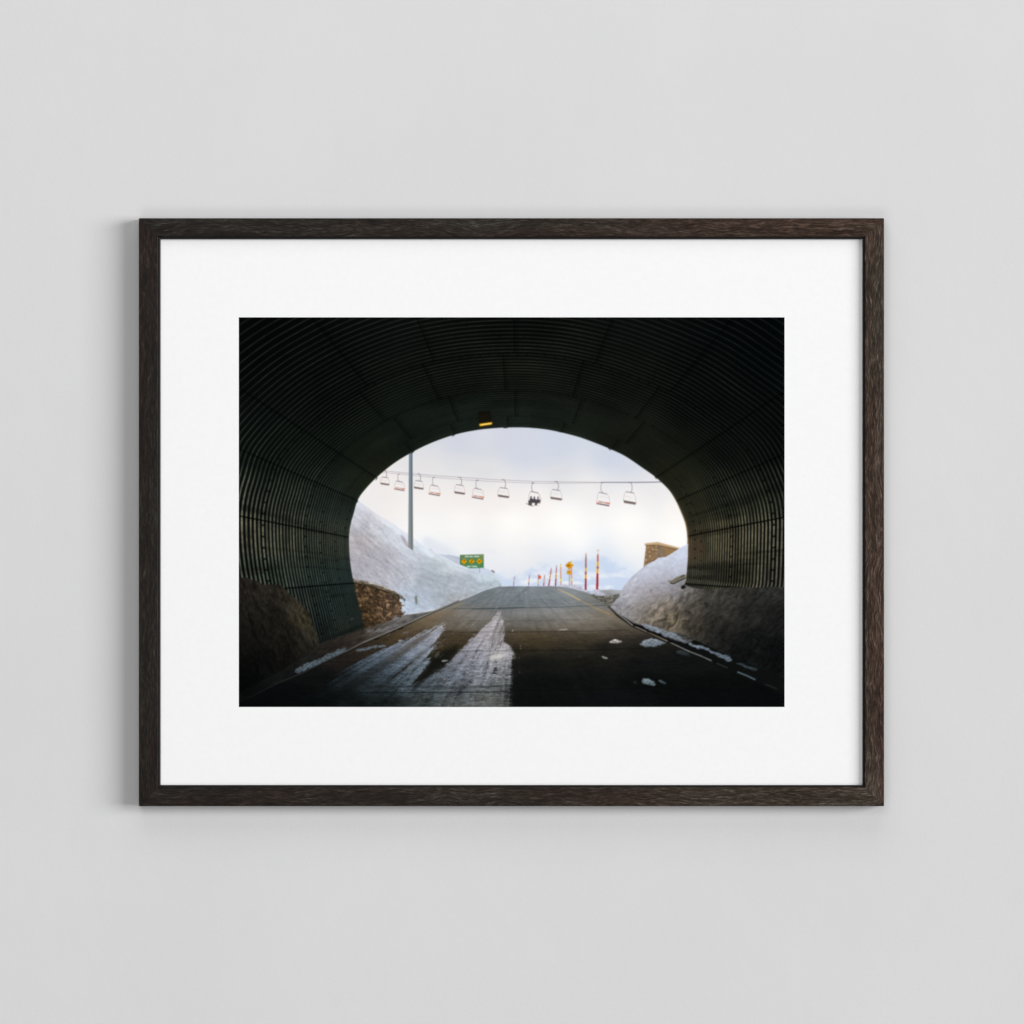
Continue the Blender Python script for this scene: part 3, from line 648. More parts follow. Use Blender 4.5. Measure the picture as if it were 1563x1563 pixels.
def left_bank_inside():
    P = [(360, 880), (372, 881), (385, 884), (396, 889), (404, 892), (418, 891), (429, 893), (441, 904), (456, 918), (465, 926), (471.5, 934), (477, 949), (483, 964), (487, 981), (490, 992), (460, 1012), (431, 1034), (402, 1049), (360, 1075)]
    sl, X, Y = win(362, 872, 500, 1079)
    m = blur(pmask(P, X, Y), 2.2)+(fbm(X/4, Y/4, 6, 4, .65)-.5)*.7
    m = sstep(.35, .65, m)
    c = field([(370, 890, 44, 40, 34), (400, 900, 50, 46, 40), (430, 905, 54, 50, 42), (450, 925, 74, 68, 56), (468, 945, 66, 62, 44), (478, 970, 66, 62, 52), (380, 930, 40, 37, 31), (420, 940, 36, 33, 28), (385, 970, 26, 25, 22), (440, 970, 38, 35, 29), (470, 990, 40, 37, 31), (400, 1010, 15, 16, 15), (380, 1050, 8, 10, 10), (440, 1000, 22, 21, 19)], X, Y)
    u, v = rot(X, Y, 62, 15, 4.2); n = fbm(u, v, 91, 5, .66)
    u, v = rot(X, Y, 82, 5, 2.4); n2 = fbm(u, v, 93, 3, .6)
    put(sl, m, np.maximum(c*(.0+.95*n+.75*n2)[..., None]*.84+((fbm(X/.8, Y/.8, 95, 2)-.5)*9)[..., None], 3))

def shoulder_left():
    # pavement strip between wall and kerb
    P = [(360, 1062), (402, 1037), (431, 1022), (460, 1004), (487, 985), (489, 981), (558, 958.6), (575, 953.5), (600, 945.5), (618, 938.5), (650, 934), (668, 930.6), (690, 921.6), (722, 909), (741, 901), (764, 894.8), (764, 896), (720, 911), (664, 932.5), (594, 965), (556, 981), (498, 1009), (460, 1029), (421, 1044), (377, 1067), (360, 1079)]
    sl, X, Y = win(362, 890, 768, 1079)
    m = blur(pmask(P, X, Y), .5)
    c = field([(380, 1060, 10, 12, 12), (430, 1033, 18, 19, 19), (470, 1010, 26, 26, 25), (500, 990, 34, 31, 28), (520, 980, 40, 35, 31), (545, 970, 46, 41, 36), (570, 962, 70, 64, 58), (590, 955, 88, 84, 80), (615, 946, 104, 101, 99), (640, 938, 92, 92, 90), (680, 924, 66, 70, 68), (720, 909, 60, 66, 66), (760, 896, 90, 98, 104)], X, Y)
    u, v = rot(X, Y, -24, 9, 1.6)
    n = fbm(u, v, 101, 4, .62)
    put(sl, m, c*(.45+1.1*n)[..., None])
    # ice on it
    for Q, col, o in (([(450, 1024), (462, 1015), (478, 1009), (498, 1000), (514, 992), (527, 989), (530, 992), (510, 1003), (492, 1012), (470, 1021), (456, 1028)], (92, 106, 116), .85),
                   ([(556, 966), (566, 961), (590, 956), (604, 951), (610, 953), (592, 962), (572, 966)], (128, 128, 132), .55),
                   ([(600, 942), (606, 940), (610, 943), (602, 946)], (150, 158, 172), .7)):
        Q = smooth(Q, True); xs = [p[0] for p in Q]; ys = [p[1] for p in Q]
        sl, X, Y = win(min(xs)-4, min(ys)-4, max(xs)+4, max(ys)+4)
        u, v = rot(X, Y, -28, 5, 1.2)
        mm = sstep(.36, .8, blur(pmask(Q, X, Y), 1.6)+(fbm(u, v, 103, 4, .65)-.5)*1.7)
        put(sl, mm, np.array(col, dtype=F)*(.5+.9*fbm(u*2, v, 104, 3))[..., None], o)

def right_bank():
    P = [(1052, 829), (1037, 836.6), (1026, 844), (1016, 850), (1004.5, 851.2), (999.7, 855.4), (987, 861.4), (973.8, 872), (962, 882.6), (955, 891), (948.8, 899.6), (945, 908), (938, 916), (929, 924), (927, 927), (943, 937.5), (957, 947), (970, 953), (990, 956), (1012, 962), (1035, 967), (1062, 977),
         (1090, 990), (1118, 1003), (1150, 1016), (1185, 1030), (1202, 1036), (1202, 896), (1180, 895.5), (1150, 897), (1121, 895.5), (1100, 898), (1077, 899.5), (1060, 898), (1050, 895), (1045, 892), (1047.5, 876), (1049.6, 850), (1049.6, 832)]
    poly([(930, 924), (1060, 940), (1202, 1010), (1202, 1080), (1150, 1040), (1087, 1012), (1020, 982), (965, 957), (941, 940)], (14, 15, 15))
    sl, X, Y = win(920, 822, 1198, 1040)
    m = blur(pmask(P, X, Y), .5)
    m2 = blur(pmask(P, X, Y), 1.)+(fbm(X/3, Y/2.4, 107, 3)-.5)*.4*sstep(890, 900, Y)
    m = np.where(Y > 893, sstep(.35, .65, m2), sstep(.3, .7, m))
    c = field([(1045, 838, 204, 211, 228), (1030, 850, 200, 207, 224), (1010, 855, 202, 208, 222), (1035, 870, 190, 194, 210), (990, 870, 194, 200, 215), (1010, 880, 182, 182, 196), (975, 880, 186, 190, 205), (960, 895, 178, 178, 190),
               (990, 900, 164, 160, 168), (1015, 895, 160, 158, 166), (1030, 900, 140, 138, 144), (950, 910, 176, 176, 188), (940, 920, 160, 160, 166), (970, 912, 160, 157, 162), (995, 915, 142, 136, 134), (950, 930, 138, 136, 136), (975, 932, 122, 116, 110),
               (1000, 935, 106, 97, 84), (1020, 920, 96, 88, 78), (1045, 905, 84, 81, 77), (1025, 945, 84, 76, 62), (1000, 950, 92, 86, 76), (1050, 925, 66, 62, 56), (1060, 955, 48, 45, 39), (1080, 910, 56, 54, 49), (1090, 935, 42, 40, 37), (1100, 970, 26, 26, 25),
               (1120, 910, 46, 44, 41), (1150, 930, 30, 30, 28), (1185, 905, 40, 40, 38), (1190, 940, 22, 23, 22), (1150, 980, 17, 18, 18), (1190, 1000, 11, 13, 13), (1130, 1000, 13, 15, 15)], X, Y)
    t1 = snowtex(X, Y, -40, 40, 111, 16, 3.4)*sstep(1030, 960, X+Y*.25-210)[..., None]
    wx = (fbm(X/14, Y/14, 112, 3)-.5)*14; u, v = rot(X+wx, Y+wx*.6, -48, 9, 4.2); n = fbm(u, v, 113, 5, .66)
    u, v = rot(X-wx, Y+wx, -30, 9, 3.4); n2 = fbm(u, v, 117, 4, .64)
    dirty = sstep(150, 90, c[..., 0])
    nn = n*(.6+.4*sstep(1080, 1020, X))+n2*.4*sstep(1020, 1080, X)
    body = c*1.025+(t1+((fbm(X/4, Y/3.4, 118, 4)-.5)*30)[..., None])*(1-dirty*.7)[..., None]
    body = body*(1+dirty*((nn-.45)*1.7))[..., None]
    pit = sstep(.6, .8, fbm(X/5.2, Y/3.6, 119, 4))*sstep(870, 905, Y)
    body = body*(1-.16*pit*(1-.6*dirty))[..., None]+((fbm(X/1., Y/.9, 121, 2)-.5)*13*np.clip(c[..., 0]/110, .5, 1))[..., None]
    put(sl, m, np.maximum(body, 4))
    stroke(smooth([(952, 914), (965, 911), (985, 912), (1000, 908)]), 1.4, (134, 128, 126), .35, soft=1.4)
    # broken plank and pipe end where the tunnel wall starts
    poly([(1018, 887), (1026, 885.6), (1031, 882), (1038, 878.6), (1044, 876.6), (1046.4, 877.6), (1046, 881.5), (1036, 886), (1026, 890.5), (1023, 889)], (104, 99, 82), .5)
    stroke([(1023, 889.8), (1028, 891), (1037, 886.6), (1046, 882.4)], 1.5, (34, 32, 28), .9)
    stroke([(1018, 887.2), (1026, 887.6), (1038, 881)], .7, (150, 142, 122), .7)
    stroke([(1039, 879.6), (1044.6, 877.6)], 1., (52, 48, 38), .8)
    poly(smooth([(1039, 897), (1041, 893.6), (1045, 893), (1046.4, 896), (1044, 898.8), (1040.4, 898.6)], True), (26, 26, 24), .4)
    stroke([(1045, 892), (1060, 893.6), (1100, 894.6), (1130, 896)], 1.2, (18, 20, 17), .85)

def road():
    L = [(764, 894.9), (745, 899.5), (722, 909.5), (700, 917.5), (664, 932.5), (594, 965), (556, 981), (498, 1009), (460, 1029), (421, 1044), (377, 1067), (355, 1079), (355, 1085)]
    R = [(1205, 1085), (1205, 1059), (1185, 1051.6), (1152, 1037), (1087, 1010), (1050.6, 993.6), (1020, 979.6), (989, 965.6), (966, 955.6), (943, 938), (929, 928), (931, 922), (925, 914), (906, 908), (890, 902.5), (872, 898), (853, 895), (841, 894.5)]
    sl, X, Y = win(362, 892, 1198, 1079.5)
    sup = [(i, 0) for i in ()]
    m = sstep(.3, .7, blur(pmask(L+R, X, Y), .35))
    c = field([(770, 898, 120, 128, 134), (810, 898, 124, 131, 137), (850, 900, 126, 132, 136), (740, 906, 110, 116, 120), (780, 912, 112, 120, 126), (830, 910, 120, 128, 133), (870, 910, 126, 131, 134), (900, 912, 122, 124, 124), (925, 918, 112, 111, 104),
               (720, 918, 106, 112, 116), (780, 922, 104, 113, 118), (840, 921, 114, 122, 127), (890, 921, 122, 125, 126), (690, 926, 112, 110, 104),
               (680, 937, 112, 106, 96), (720, 935, 122, 119, 114), (760, 936, 114, 114, 114), (800, 935, 120, 120, 118), (850, 936, 128, 127, 124), (890, 938, 134, 130, 124), (920, 940, 120, 112, 100), (940, 948, 100, 93, 80),
               (655, 946, 104, 93, 78), (640, 958, 82, 73, 60), (700, 952, 108, 102, 92), (740, 950, 104, 100, 94), (800, 952, 98, 95, 90), (850, 953, 112, 107, 100), (900, 955, 108, 101, 92), (950, 965, 70, 63, 54),
               (620, 966, 66, 57, 44), (600, 975, 54, 45, 32), (700, 970, 66, 56, 42), (800, 968, 70, 61, 46), (850, 970, 70, 61, 47), (900, 972, 62, 55, 44), (960, 978, 38, 35, 31), (820, 980, 56, 48, 33), (870, 985, 46, 41, 32),
               (560, 988, 38, 32, 26), (690, 992, 44, 38, 26), (665, 1010, 30, 28, 22), (800, 992, 34, 31, 25), (860, 994, 28, 27, 24), (920, 990, 25, 24, 21), (980, 990, 20, 20, 18),
               (520, 1004, 26, 23, 20), (480, 1030, 13, 14, 14), (420, 1060, 8, 10, 11), (380, 1078, 6, 8, 9), (560, 1025, 22, 22, 22), (820, 1010, 16, 17, 16), (900, 1010, 19, 19, 17), (980, 1015, 15, 16, 16), (1050, 1010, 14, 15, 15),
               (830, 1040, 13, 15, 15), (900, 1035, 15, 17, 17), (990, 1040, 11, 13, 13), (1100, 1040, 10, 12, 12), (1180, 1060, 8, 10, 11), (830, 1075, 13, 15, 15), (930, 1070, 14, 16, 17), (1060, 1070, 9, 11, 12), (640, 1075, 24, 27, 27), (500, 1075, 9, 12, 12)], X, Y, p=4.6, eps=90., ax=.36)
    # texture: fine horizontal grain plus streaks that run with the traffic
    rx, ry = X-792, np.maximum(Y-872, 6)
    ang = rx/ry; dep = np.log(ry)
    n = fbm(X/9, Y/1.3, 131, 4, .65); g = fbm(X/2, Y/1.0, 133, 2)
    tr = fbm(ang*16, dep*3, 135, 3)
    blot = fbm(X/34, Y/9, 137, 4)
    near = sstep(930, 1010, Y); c = c*(1+.16*sstep(975, 995, Y)*sstep(1045, 1020, Y))[..., None]; c = c*(1.03+(.22+.38*near)*(n-.5)+(.08+.3*near)*(g-.5)+.2*(tr-.5)+.16*(blot-.5))[..., None]
    # wheel tracks beyond the tunnel
    far = sstep(930, 905, Y)
    tl = sstep(.1, .0, np.abs(X-(806-(Y-896)*1.15))/40-.02)*.10+sstep(.12, 0, np.abs(X-(790-(Y-896)*2.9))/60)*.05+sstep(.16, 0, np.abs(X-(838+(Y-896)*.2))/60)*.05
    c = c*(1-far*tl)[..., None]
    put(sl, m, np.maximum(c, 4))
    Vg = [(896, 905.5), (912, 909), (926, 911), (946, 905), (946, 910), (938, 918), (931, 925), (944, 938), (936, 934), (922, 921), (908, 913)]
    sv, XV, YV = win(890, 900, 952, 942)
    mv = sstep(.3, .7, blur(pmask(Vg, XV, YV), 1.6)+(fbm(XV/4, YV/2, 161, 4, .6)-.5)*.8)
    nv = fbm(XV/3.4, YV/1.3, 162, 4, .7)
    put(sv, mv, np.array([106, 103, 94], dtype=F)*(.1+1.7*nv)[..., None], .9)
    # wedge of the resurfaced slab
    stroke([(688, 928.6), (735, 929), (790, 927.6), (860, 926.2), (918, 923.8), (940, 923.5)], 1.2, (64, 72, 74), .6, soft=.8)
    stroke([(722, 929.4), (770, 928), (800, 927)], 1.8, (52, 64, 68), .55, soft=1.)
    for P, w, o in (([(640, 963.4), (700, 964.4), (770, 964.6), (860, 963.6), (950, 962)], .9, .45), ([(560, 990), (700, 993.4), (790, 992.8), (900, 992), (985, 989)], 1.1, .6),
                    ([(420, 1056), (640, 1056.8), (783, 1055.6)], 1.3, .8), ([(783, 1054), (900, 1051.8), (1000, 1049.4), (1120, 1046)], 1.6, .7), ([(715, 947), (780, 947.6), (900, 945)], .7, .25), ([(500, 1009), (560, 1011), (660, 1012)], .9, .4)):
        stroke(smooth(P), w, (10, 12, 12), o, soft=.8)
    # frozen slush left by the wheels
    A = [(763, 928), (765.5, 936), (768, 949), (770, 964), (768.5, 978), (775, 982), (781.6, 987), (787, 999), (784, 1010), (783, 1040), (780, 1085), (560, 1085), (600, 1060), (632, 1042), (653, 1034), (674, 1019), (697, 995), (714, 979), (725, 968), (738.5, 957.5), (755, 941)]
    B = [(686, 946), (679, 955), (670, 972), (664, 983), (656, 998), (655, 1012), (648, 1021), (640, 1030), (632, 1042), (620, 1085), (440, 1085), (480, 1058), (498, 1045), (527, 1023), (556, 1005), (590, 987), (620, 976), (640, 967), (664, 957)]
    sl, X, Y = win(430, 925, 800, 1079.5)
    rx, ry = X-792, np.maximum(Y-872, 6); ang = rx/ry; dep = np.log(ry)
    stk = fbm(ang*26, dep*4, 141, 4, .6); g = fbm(X/1.6, Y/1.1, 143, 3, .6); hz = fbm(X/12, Y/1.5, 145, 4, .65)
    ma = blur(pmask(A, X, Y), 3.0); mb = blur(pmask(B, X, Y), 4.6); rag = fbm(X/5, Y/3, 147, 4, .6)
    sA = sstep(.33, .84, ma+(stk-.5)*1.1+(g-.5)*.5+(rag-.5)*.7+(hz-.5)*.5); sB = sstep(.4, .72, mb+(stk-.5)*1.5+(g-.5)*.5+(rag-.5)*.5)
    # dark wheel lanes inside the left patch
    lane = sstep(.12, .03, np.abs(ang+1.46+(dep-4.9)*.0))*sstep(965, 975, Y)
    lane2 = sstep(.07, .02, np.abs(ang+1.18))*sstep(985, 1000, Y)
    c = field([(764, 935, 168, 164, 166), (758, 950, 172, 168, 172), (745, 965, 166, 162, 168), (765, 965, 150, 146, 150), (740, 985, 160, 157, 166), (720, 990, 150, 149, 158), (765, 985, 158, 154, 158), (757, 1002, 190, 186, 186), (775, 1000, 170, 166, 168), (735, 1010, 152, 150, 158),
               (705, 1010, 132, 132, 140), (690, 1030, 112, 114, 122), (740, 1030, 134, 132, 136), (770, 1030, 138, 135, 136), (660, 1045, 84, 90, 94), (700, 1055, 86, 88, 90), (760, 1055, 92, 92, 90), (740, 1072, 98, 97, 92), (690, 1072, 80, 81, 78), (640, 1072, 52, 56, 54), (600, 1075, 28, 32, 32), (770, 1075, 96, 95, 88),
               (680, 952, 158, 160, 170), (660, 963, 156, 160, 172), (640, 975, 148, 152, 166), (650, 985, 124, 130, 142), (625, 990, 128, 135, 150), (600, 995, 110, 119, 132), (640, 1005, 118, 126, 136), (580, 1008, 88, 98, 110), (610, 1015, 92, 102, 112), (560, 1018, 64, 73, 80), (640, 1025, 98, 106, 112), (590, 1030, 62, 71, 76), (620, 1040, 80, 88, 94),
               (550, 1040, 36, 42, 45), (520, 1040, 28, 33, 35), (580, 1050, 42, 48, 50), (500, 1060, 12, 15, 16), (540, 1068, 14, 18, 18), (580, 1072, 22, 26, 26), (470, 1075, 8, 10, 11)], X, Y)
    hz2 = fbm(X/5, Y/1.4, 149, 4, .7); dp = sstep(960, 1050, Y); tex = (1+(.4+.35*dp)*(hz-.5)+(.3+.55*dp)*(hz2-.5)+(.3+.3*dp)*(g-.5)+.5*(stk-.5))
    m = np.maximum(sA, sB*(1-.55*lane)*(1-.3*lane2))
    cool = sstep(975, 1030, Y)[..., None]; c = c*(1-cool*(1-np.array([.93, .965, .99], dtype=F)))
    wet = .95-.17*sstep(985, 960, Y)*sstep(.35, .6, fbm(ang*9, dep*2.5, 148, 3))
    put(sl, m, np.maximum(c*tex[..., None], 5), wet)
    # dark wedge between the two, thin smears in it
    sl2, X2, Y2 = win(625, 985, 700, 1050)
    poly([(700, 985), (697, 996), (676, 1018), (658, 1031), (640, 1046), (628, 1056), (634, 1042), (650, 1022), (658, 1008), (672, 996)], (16, 18, 16), 2.2, .72)
    for q in range(16):
        r = random.Random(q+90); t = r.random(); x = 664+14*r.random(); y = 975+24*t
        a = (792-x)/(y-872); l = 3+6*r.random()
        stroke([(x, y), (x-l*a*.8, y+l*.8)], .5+.4*r.random(), (128, 130, 138), .5)
    stroke([(782.6, 1010), (779, 1079)], 3., (18, 20, 20), .5, soft=3)
    stroke([(690, 1000), (630, 1052), (600, 1079)], 2.6, (30, 33, 34), .35, soft=3.)
    poly([(x, y) for x, y in smooth([(748, 1003), (754, 998.6), (764, 999), (770, 1001), (764, 1004), (756, 1006)], True)], (214, 210, 204), 1.6, .75)
    # drain-rust tint at the left edge
    poly(smooth([(655, 940), (690, 931), (700, 934), (672, 946), (640, 962), (610, 975), (586, 984), (600, 972), (630, 953)], True), (112, 88, 58), 3., .25)
    for P, w, o in (([(560, 1048), (640, 1047), (700, 1049), (783, 1046)], 4., .28), ([(500, 1056.2), (640, 1056.8), (783, 1055.6)], 1.4, .75), ([(660, 993), (700, 993.4), (783, 992.8)], 1., .35), ([(715, 964.4), (770, 964.6)], .8, .3)):
        stroke(P, w, (16, 20, 22), o, soft=1.2)
    stroke([(765, 940), (756, 962), (750, 985)], 1.6, (96, 90, 84), .45, soft=1.4)
    # painted lines
    stroke([(851, 898.8), (866, 905.6), (885, 916)], 1.1, (206, 178, 120), .85, w2=1.8, soft=.6)
    stroke([(887, 917), (905, 926), (930, 937)], 1.6, (178, 148, 100), .6, w2=2.2, soft=1.)
    stroke([(930, 937), (953, 945), (965, 951)], 2., (150, 122, 80), .35, soft=1.4)
    stroke([(708, 919), (688, 929)], 1.2, (158, 138, 92), .6, soft=.8)
    stroke([(686, 930), (655, 942)], 2., (140, 108, 64), .35, soft=1.2)
    # kerb stones, left
    kp = [(700, 916), (664, 931.6), (640, 943), (594, 964), (556, 979.8), (528, 994), (498, 1008), (460, 1027.6), (421.6, 1043.4), (377, 1066)]
    kc = [(112, 112, 108), (136, 132, 126), (130, 126, 120), (124, 122, 120), (116, 116, 114), (76, 78, 80), (58, 62, 66), (40, 42, 44), (32, 33, 32), (14, 15, 15)]
    for i in range(len(kp)-1):
        stroke([kp[i], kp[i+1]], 1.6, kc[i], .85, w2=2.0, soft=.9, col2=kc[i+1])
        stroke([(kp[i][0]+.5, kp[i][1]+1.7), (kp[i+1][0]+.5, kp[i+1][1]+1.9)], 1.2, (14, 14, 13), .6, soft=.9)
    for x, y in ((612, 959), (600, 963.5), (575, 975), (536, 992)):
        stroke([(x-3, y+1.4), (x+3.4, y-1)], 1.6, (16, 15, 14), .85)
    # kerb stones, right
    poly([(929, 926), (943, 936), (966, 950), (990, 958), (1022, 972), (1062, 983), (1120, 1006), (1198, 1040), (1198, 1062), (1150, 1040), (1087, 1012), (1050, 996), (1020, 982), (989, 967), (965, 957), (941, 940)], (14, 15, 15), .6, .85)
    kp = [(929, 925), (943, 936.6), (966, 954.6), (989, 965), (1020, 979), (1036, 986.6), (1050.6, 993.6), (1070, 1001), (1087, 1008.8)]
    kc = [(60, 60, 58), (140, 138, 136), (150, 146, 142), (120, 108, 86), (140, 130, 112), (120, 122, 122), (132, 134, 134), (112, 116, 118), (128, 128, 124)]
    for i in range(len(kp)-1):
        stroke([kp[i], kp[i+1]], 1.5, kc[i], .9, w2=1.9, soft=.8, col2=kc[i+1])
        stroke([(kp[i][0], kp[i][1]+1.9), (kp[i+1][0], kp[i+1][1]+2)], 1.2, (22, 20, 17), .6, soft=.9)
    for x, y in ((969, 955), (990.6, 964.4), (1022, 979.4), (1089, 1009)):
        stroke([(x-2.6, y-.6), (x+3, y+.6)], 1.8, (10, 10, 9), .9)
    for P, w, c_, o in (([(1094, 1012), (1102, 1015.6), (1110, 1019)], 1.2, (84, 88, 86), .6), ([(1126, 1025.5), (1140, 1031), (1152, 1036.8)], 2.2, (88, 104, 110), .9), ([(1168, 1044), (1176, 1047), (1185, 1051)], 1.2, (66, 68, 66), .6)):
        stroke(P, w, c_, o, soft=1.)
    # snow lying behind the kerb and lumps on the road
    SH = .86
    lumps = [([(974, 950.6), (982, 950), (1000, 957), (1016, 962.4), (1034, 966), (1050, 972), (1060, 976), (1046, 980.6), (1036, 977.5), (1018, 972), (1004, 966), (988, 960)], (168, 178, 194), (112, 118, 124), .95, 1.),
             ([(1024, 962.4), (1040, 966), (1058, 974), (1063, 977), (1050, 979), (1040, 973)], (78, 78, 74), (60, 58, 54), .7, 1.),
             ([(1046, 980.4), (1056, 982), (1070, 985.4), (1084, 991), (1098, 996), (1112, 1001), (1117.6, 1008.4), (1108, 1008.6), (1092, 1000.4), (1076, 993), (1060, 988)], (150, 164, 178), (92, 106, 118), .95, 1.),
             ([(1119, 1009), (1130, 1012), (1146, 1018), (1158, 1022.6), (1150, 1023.6), (1134, 1018)], (80, 96, 104), (54, 66, 72), .85, 1.),
             ([(976, 984), (980, 978), (988, 975), (996, 974.6), (1008, 977.4), (1017, 980), (1012, 983.4), (1000, 986), (990, 987.6), (981, 986.6)], (158, 168, 180), (120, 132, 142), .95, .9),
             ([(929.6, 979.6), (935, 976.6), (940, 975.6), (948.6, 978.6), (944, 981), (936, 981.4)], (222, 218, 214), (170, 164, 158), 1., .5),
             ([(850, 962), (856, 960), (861, 958.8), (867.6, 960.8), (862, 962.2), (855, 962.8)], (226, 218, 208), (150, 140, 128), 1., .4),
             ([(979.6, 1036), (984, 1034.4), (992, 1036.6), (1000, 1042), (999, 1046), (990, 1045.4), (981, 1042)], (146, 162, 170), (96, 110, 116), .95, .8),
             ([(1004.6, 1038), (1010, 1038), (1018, 1042.4), (1013, 1043.6), (1007, 1041)], (104, 120, 126), (80, 92, 98), .8, .7),
             ([(1031, 993), (1040, 992.6), (1052, 998), (1056, 1000.6), (1044, 1001), (1036, 998)], (66, 76, 80), (44, 52, 54), .75, 1.2),
             ([(918, 1001.6), (921.6, 1001.4), (929, 1004.6), (924, 1005.4), (920, 1003.6)], (186, 188, 188), (140, 142, 142), .9, .4),
             ([(673, 1009.6), (677, 1007), (684, 1007.6), (680, 1009.6)], (196, 198, 196), (150, 150, 150), .9, .4),
             ([(541, 992), (556, 988.6), (572, 984.6), (584, 983.6), (590.6, 986.6), (576, 989.4), (560, 992), (546, 994)], (120, 130, 140), (92, 102, 112), .85, 1.),
             ([(606, 978), (612, 976), (617, 977), (612, 979)], (156, 162, 176), (130, 136, 150), .85, .6),
             ([(613, 966), (620, 963.8), (624, 965), (618, 966.6)], (146, 150, 160), (120, 124, 134), .6, .6),
             ([(884.6, 1001), (887, 1001), (887, 1002), (885, 1002)], (150, 150, 148), (150, 150, 148), .7, .3),
             ([(966, 1039), (970, 1038), (973, 1042), (968, 1043)], (52, 60, 62), (40, 46, 48), .7, .7)]
    rr = random.Random(12)
    for i, (P, c1, c2, o, so) in enumerate(lumps):
        Q = smooth(P, True, 8); ht = max(p[1] for p in P)-min(p[1] for p in P); jx = jy = 0; Q2 = []
        for qx, qy in Q:
            jx = jx*.6+rr.uniform(-1, 1)*ht*.10; jy = jy*.6+rr.uniform(-1, 1)*ht*.05; Q2.append((qx+jx, qy+jy))
        Q = Q2; xs = [p[0] for p in Q]; ys = [p[1] for p in Q]
        g = win(min(xs)-3, min(ys)-3, max(xs)+3, max(ys)+3); sl, X, Y = g
        mm = blur(pmask(Q, X, Y), so*1.3)+(fbm(X/5, Y/1.5, 151+i, 4, .65)-.5)*.8
        tt = np.clip((Y-min(ys))/(max(ys)-min(ys)), 0, 1)[..., None]
        cc = SH*(np.array(c1, dtype=F)*(1-tt)+np.array(c2, dtype=F)*tt)*(.45+1.1*fbm(X/3.2, Y/1.6, 171+i, 4, .6))[..., None]
        put(sl, sstep(.26, .84, mm), cc, o)

def paint_print():
    ART[:] = (10, 12, 12)
    paint_sky(); paint_lift(); paint_far_right(); paint_far_left()
    tunnel(); left_bank_inside(); shoulder_left(); right_bank(); road()
    # photographic grain and a touch of lens softness
    g = (_rng.random((AH, AW), dtype=F)+_rng.random((AH, AW), dtype=F)-1)
    a = ART+(g*7*np.clip(ART[..., 1]/80, .25, 1)*np.clip((250-ART[..., 1])/120, .2, 1))[..., None]
    a = a.reshape(GH, SS, GW, SS, 3).mean(axis=(1, 3))
    s = a.copy(); w = .09
    s[1:-1, 1:-1] = a[1:-1, 1:-1]*(1-4*w)+w*(a[:-2, 1:-1]+a[2:, 1:-1]+a[1:-1, :-2]+a[1:-1, 2:])
    return np.clip(s/255., 0, 1)

# ---------------------------------------------------------------- the wall
def build_wall():
    bm = bmesh.new(); w = 6.0
    n = 24
    vs_ = [[bm.verts.new((-w/2+w*i/n, 0, -w/2+w*j/n)) for i in range(n+1)] for j in range(n+1)]
    for j in range(n):
        for i in range(n): bm.faces.new((vs_[j][i], vs_[j][i+1], vs_[j+1][i+1], vs_[j+1][i]))
    o = mesh_obj('wall', bm, mat_wall()); o['kind'] = 'structure'
    return o
build_wall()

# ---------------------------------------------------------------- the framed picture
root = bpy.data.objects.new('framed_print', None); C.objects.link(root)
root.location = (wx(780.75), 0, wz(1230.5)); root.empty_display_size = .05
root['label'] = 'dark oak framed print of a road tunnel and ski lift, hung on a grey wall'
root['category'] = 'framed print'
RX, RZ = root.location.x, root.location.z
def lx(u): return wx(u)-RX
def lz(v): return wz(v)-RZ

X0, X1, Y0, Y1 = 212.0, 1349.5, 333.0, 1230.5      # outer edge
IX0, IX1, IY0, IY1 = 241.3, 1320.3, 361.4, 1201.6     # inner edge of the wood face
LX0, LX1, LY0, LY1 = 244.6, 1316.8, 364.8, 1198.6     # sight edge of the black lip
FRONT = -DEPTH; LIPB = -DEPTH+.0028; MAT_Y = -DEPTH+.0068
BV = 1.6                                            # rounded arris of the wood, layout units

def rail(name, corners_outer, corners_inner, axis, seed, along):
    """one mitred length of moulding: a bevelled section swept between two 45 degree cuts.
    corners: (outer start, outer end), (inner start, inner end) in layout units"""
    bm = bmesh.new()
    # section parameter t: 0 = outer edge, 1 = inner edge;  (t, y)
    w = 29.5; e = BV/w
    sec = [(0, -.0008), (0, FRONT+.0008), (e*.3, FRONT+.00025), (e, FRONT), (.5, FRONT-.00004), (1-e*.8, FRONT), (1-e*.2, FRONT+.0002), (1, FRONT+.0006), (1, -.004), (.96, -.0008)]
    K = 60
    (oa, ob), (ia, ib) = corners_outer, corners_inner
    rows = []
    g = random.Random(seed)
    ph = [g.random()*6.28 for _ in range(4)]
    for k in range(K+1):
        f = k/K; row = []
        for t, y in sec:
            sx = oa[0]+(ia[0]-oa[0])*t; sy = oa[1]+(ia[1]-oa[1])*t
            ex = ob[0]+(ib[0]-ob[0])*t; ey = ob[1]+(ib[1]-ob[1])*t
            u = sx+(ex-sx)*f; v = sy+(ey-sy)*f
            # hand-sanded edges are not dead straight
            env = math.sin(math.pi*f)
            dy = .00005*env*math.sin(f*23+ph[0]+t*2)
            row.append(bm.verts.new((lx(u), y+(dy if y < -.015 else 0), lz(v))))
        rows.append(row)
    M = len(sec)
    for k in range(K):
        for i in range(M):
            j = (i+1) % M
            bm.faces.new((rows[k][i], rows[k][j], rows[k+1][j], rows[k+1][i]))
    bm.faces.new(rows[0]); bm.faces.new(list(reversed(rows[-1])))
    bmesh.ops.recalc_face_normals(bm, faces=bm.faces)
    return mesh_obj(name, bm, mat_wood('oak_'+along, axis, seed), root)

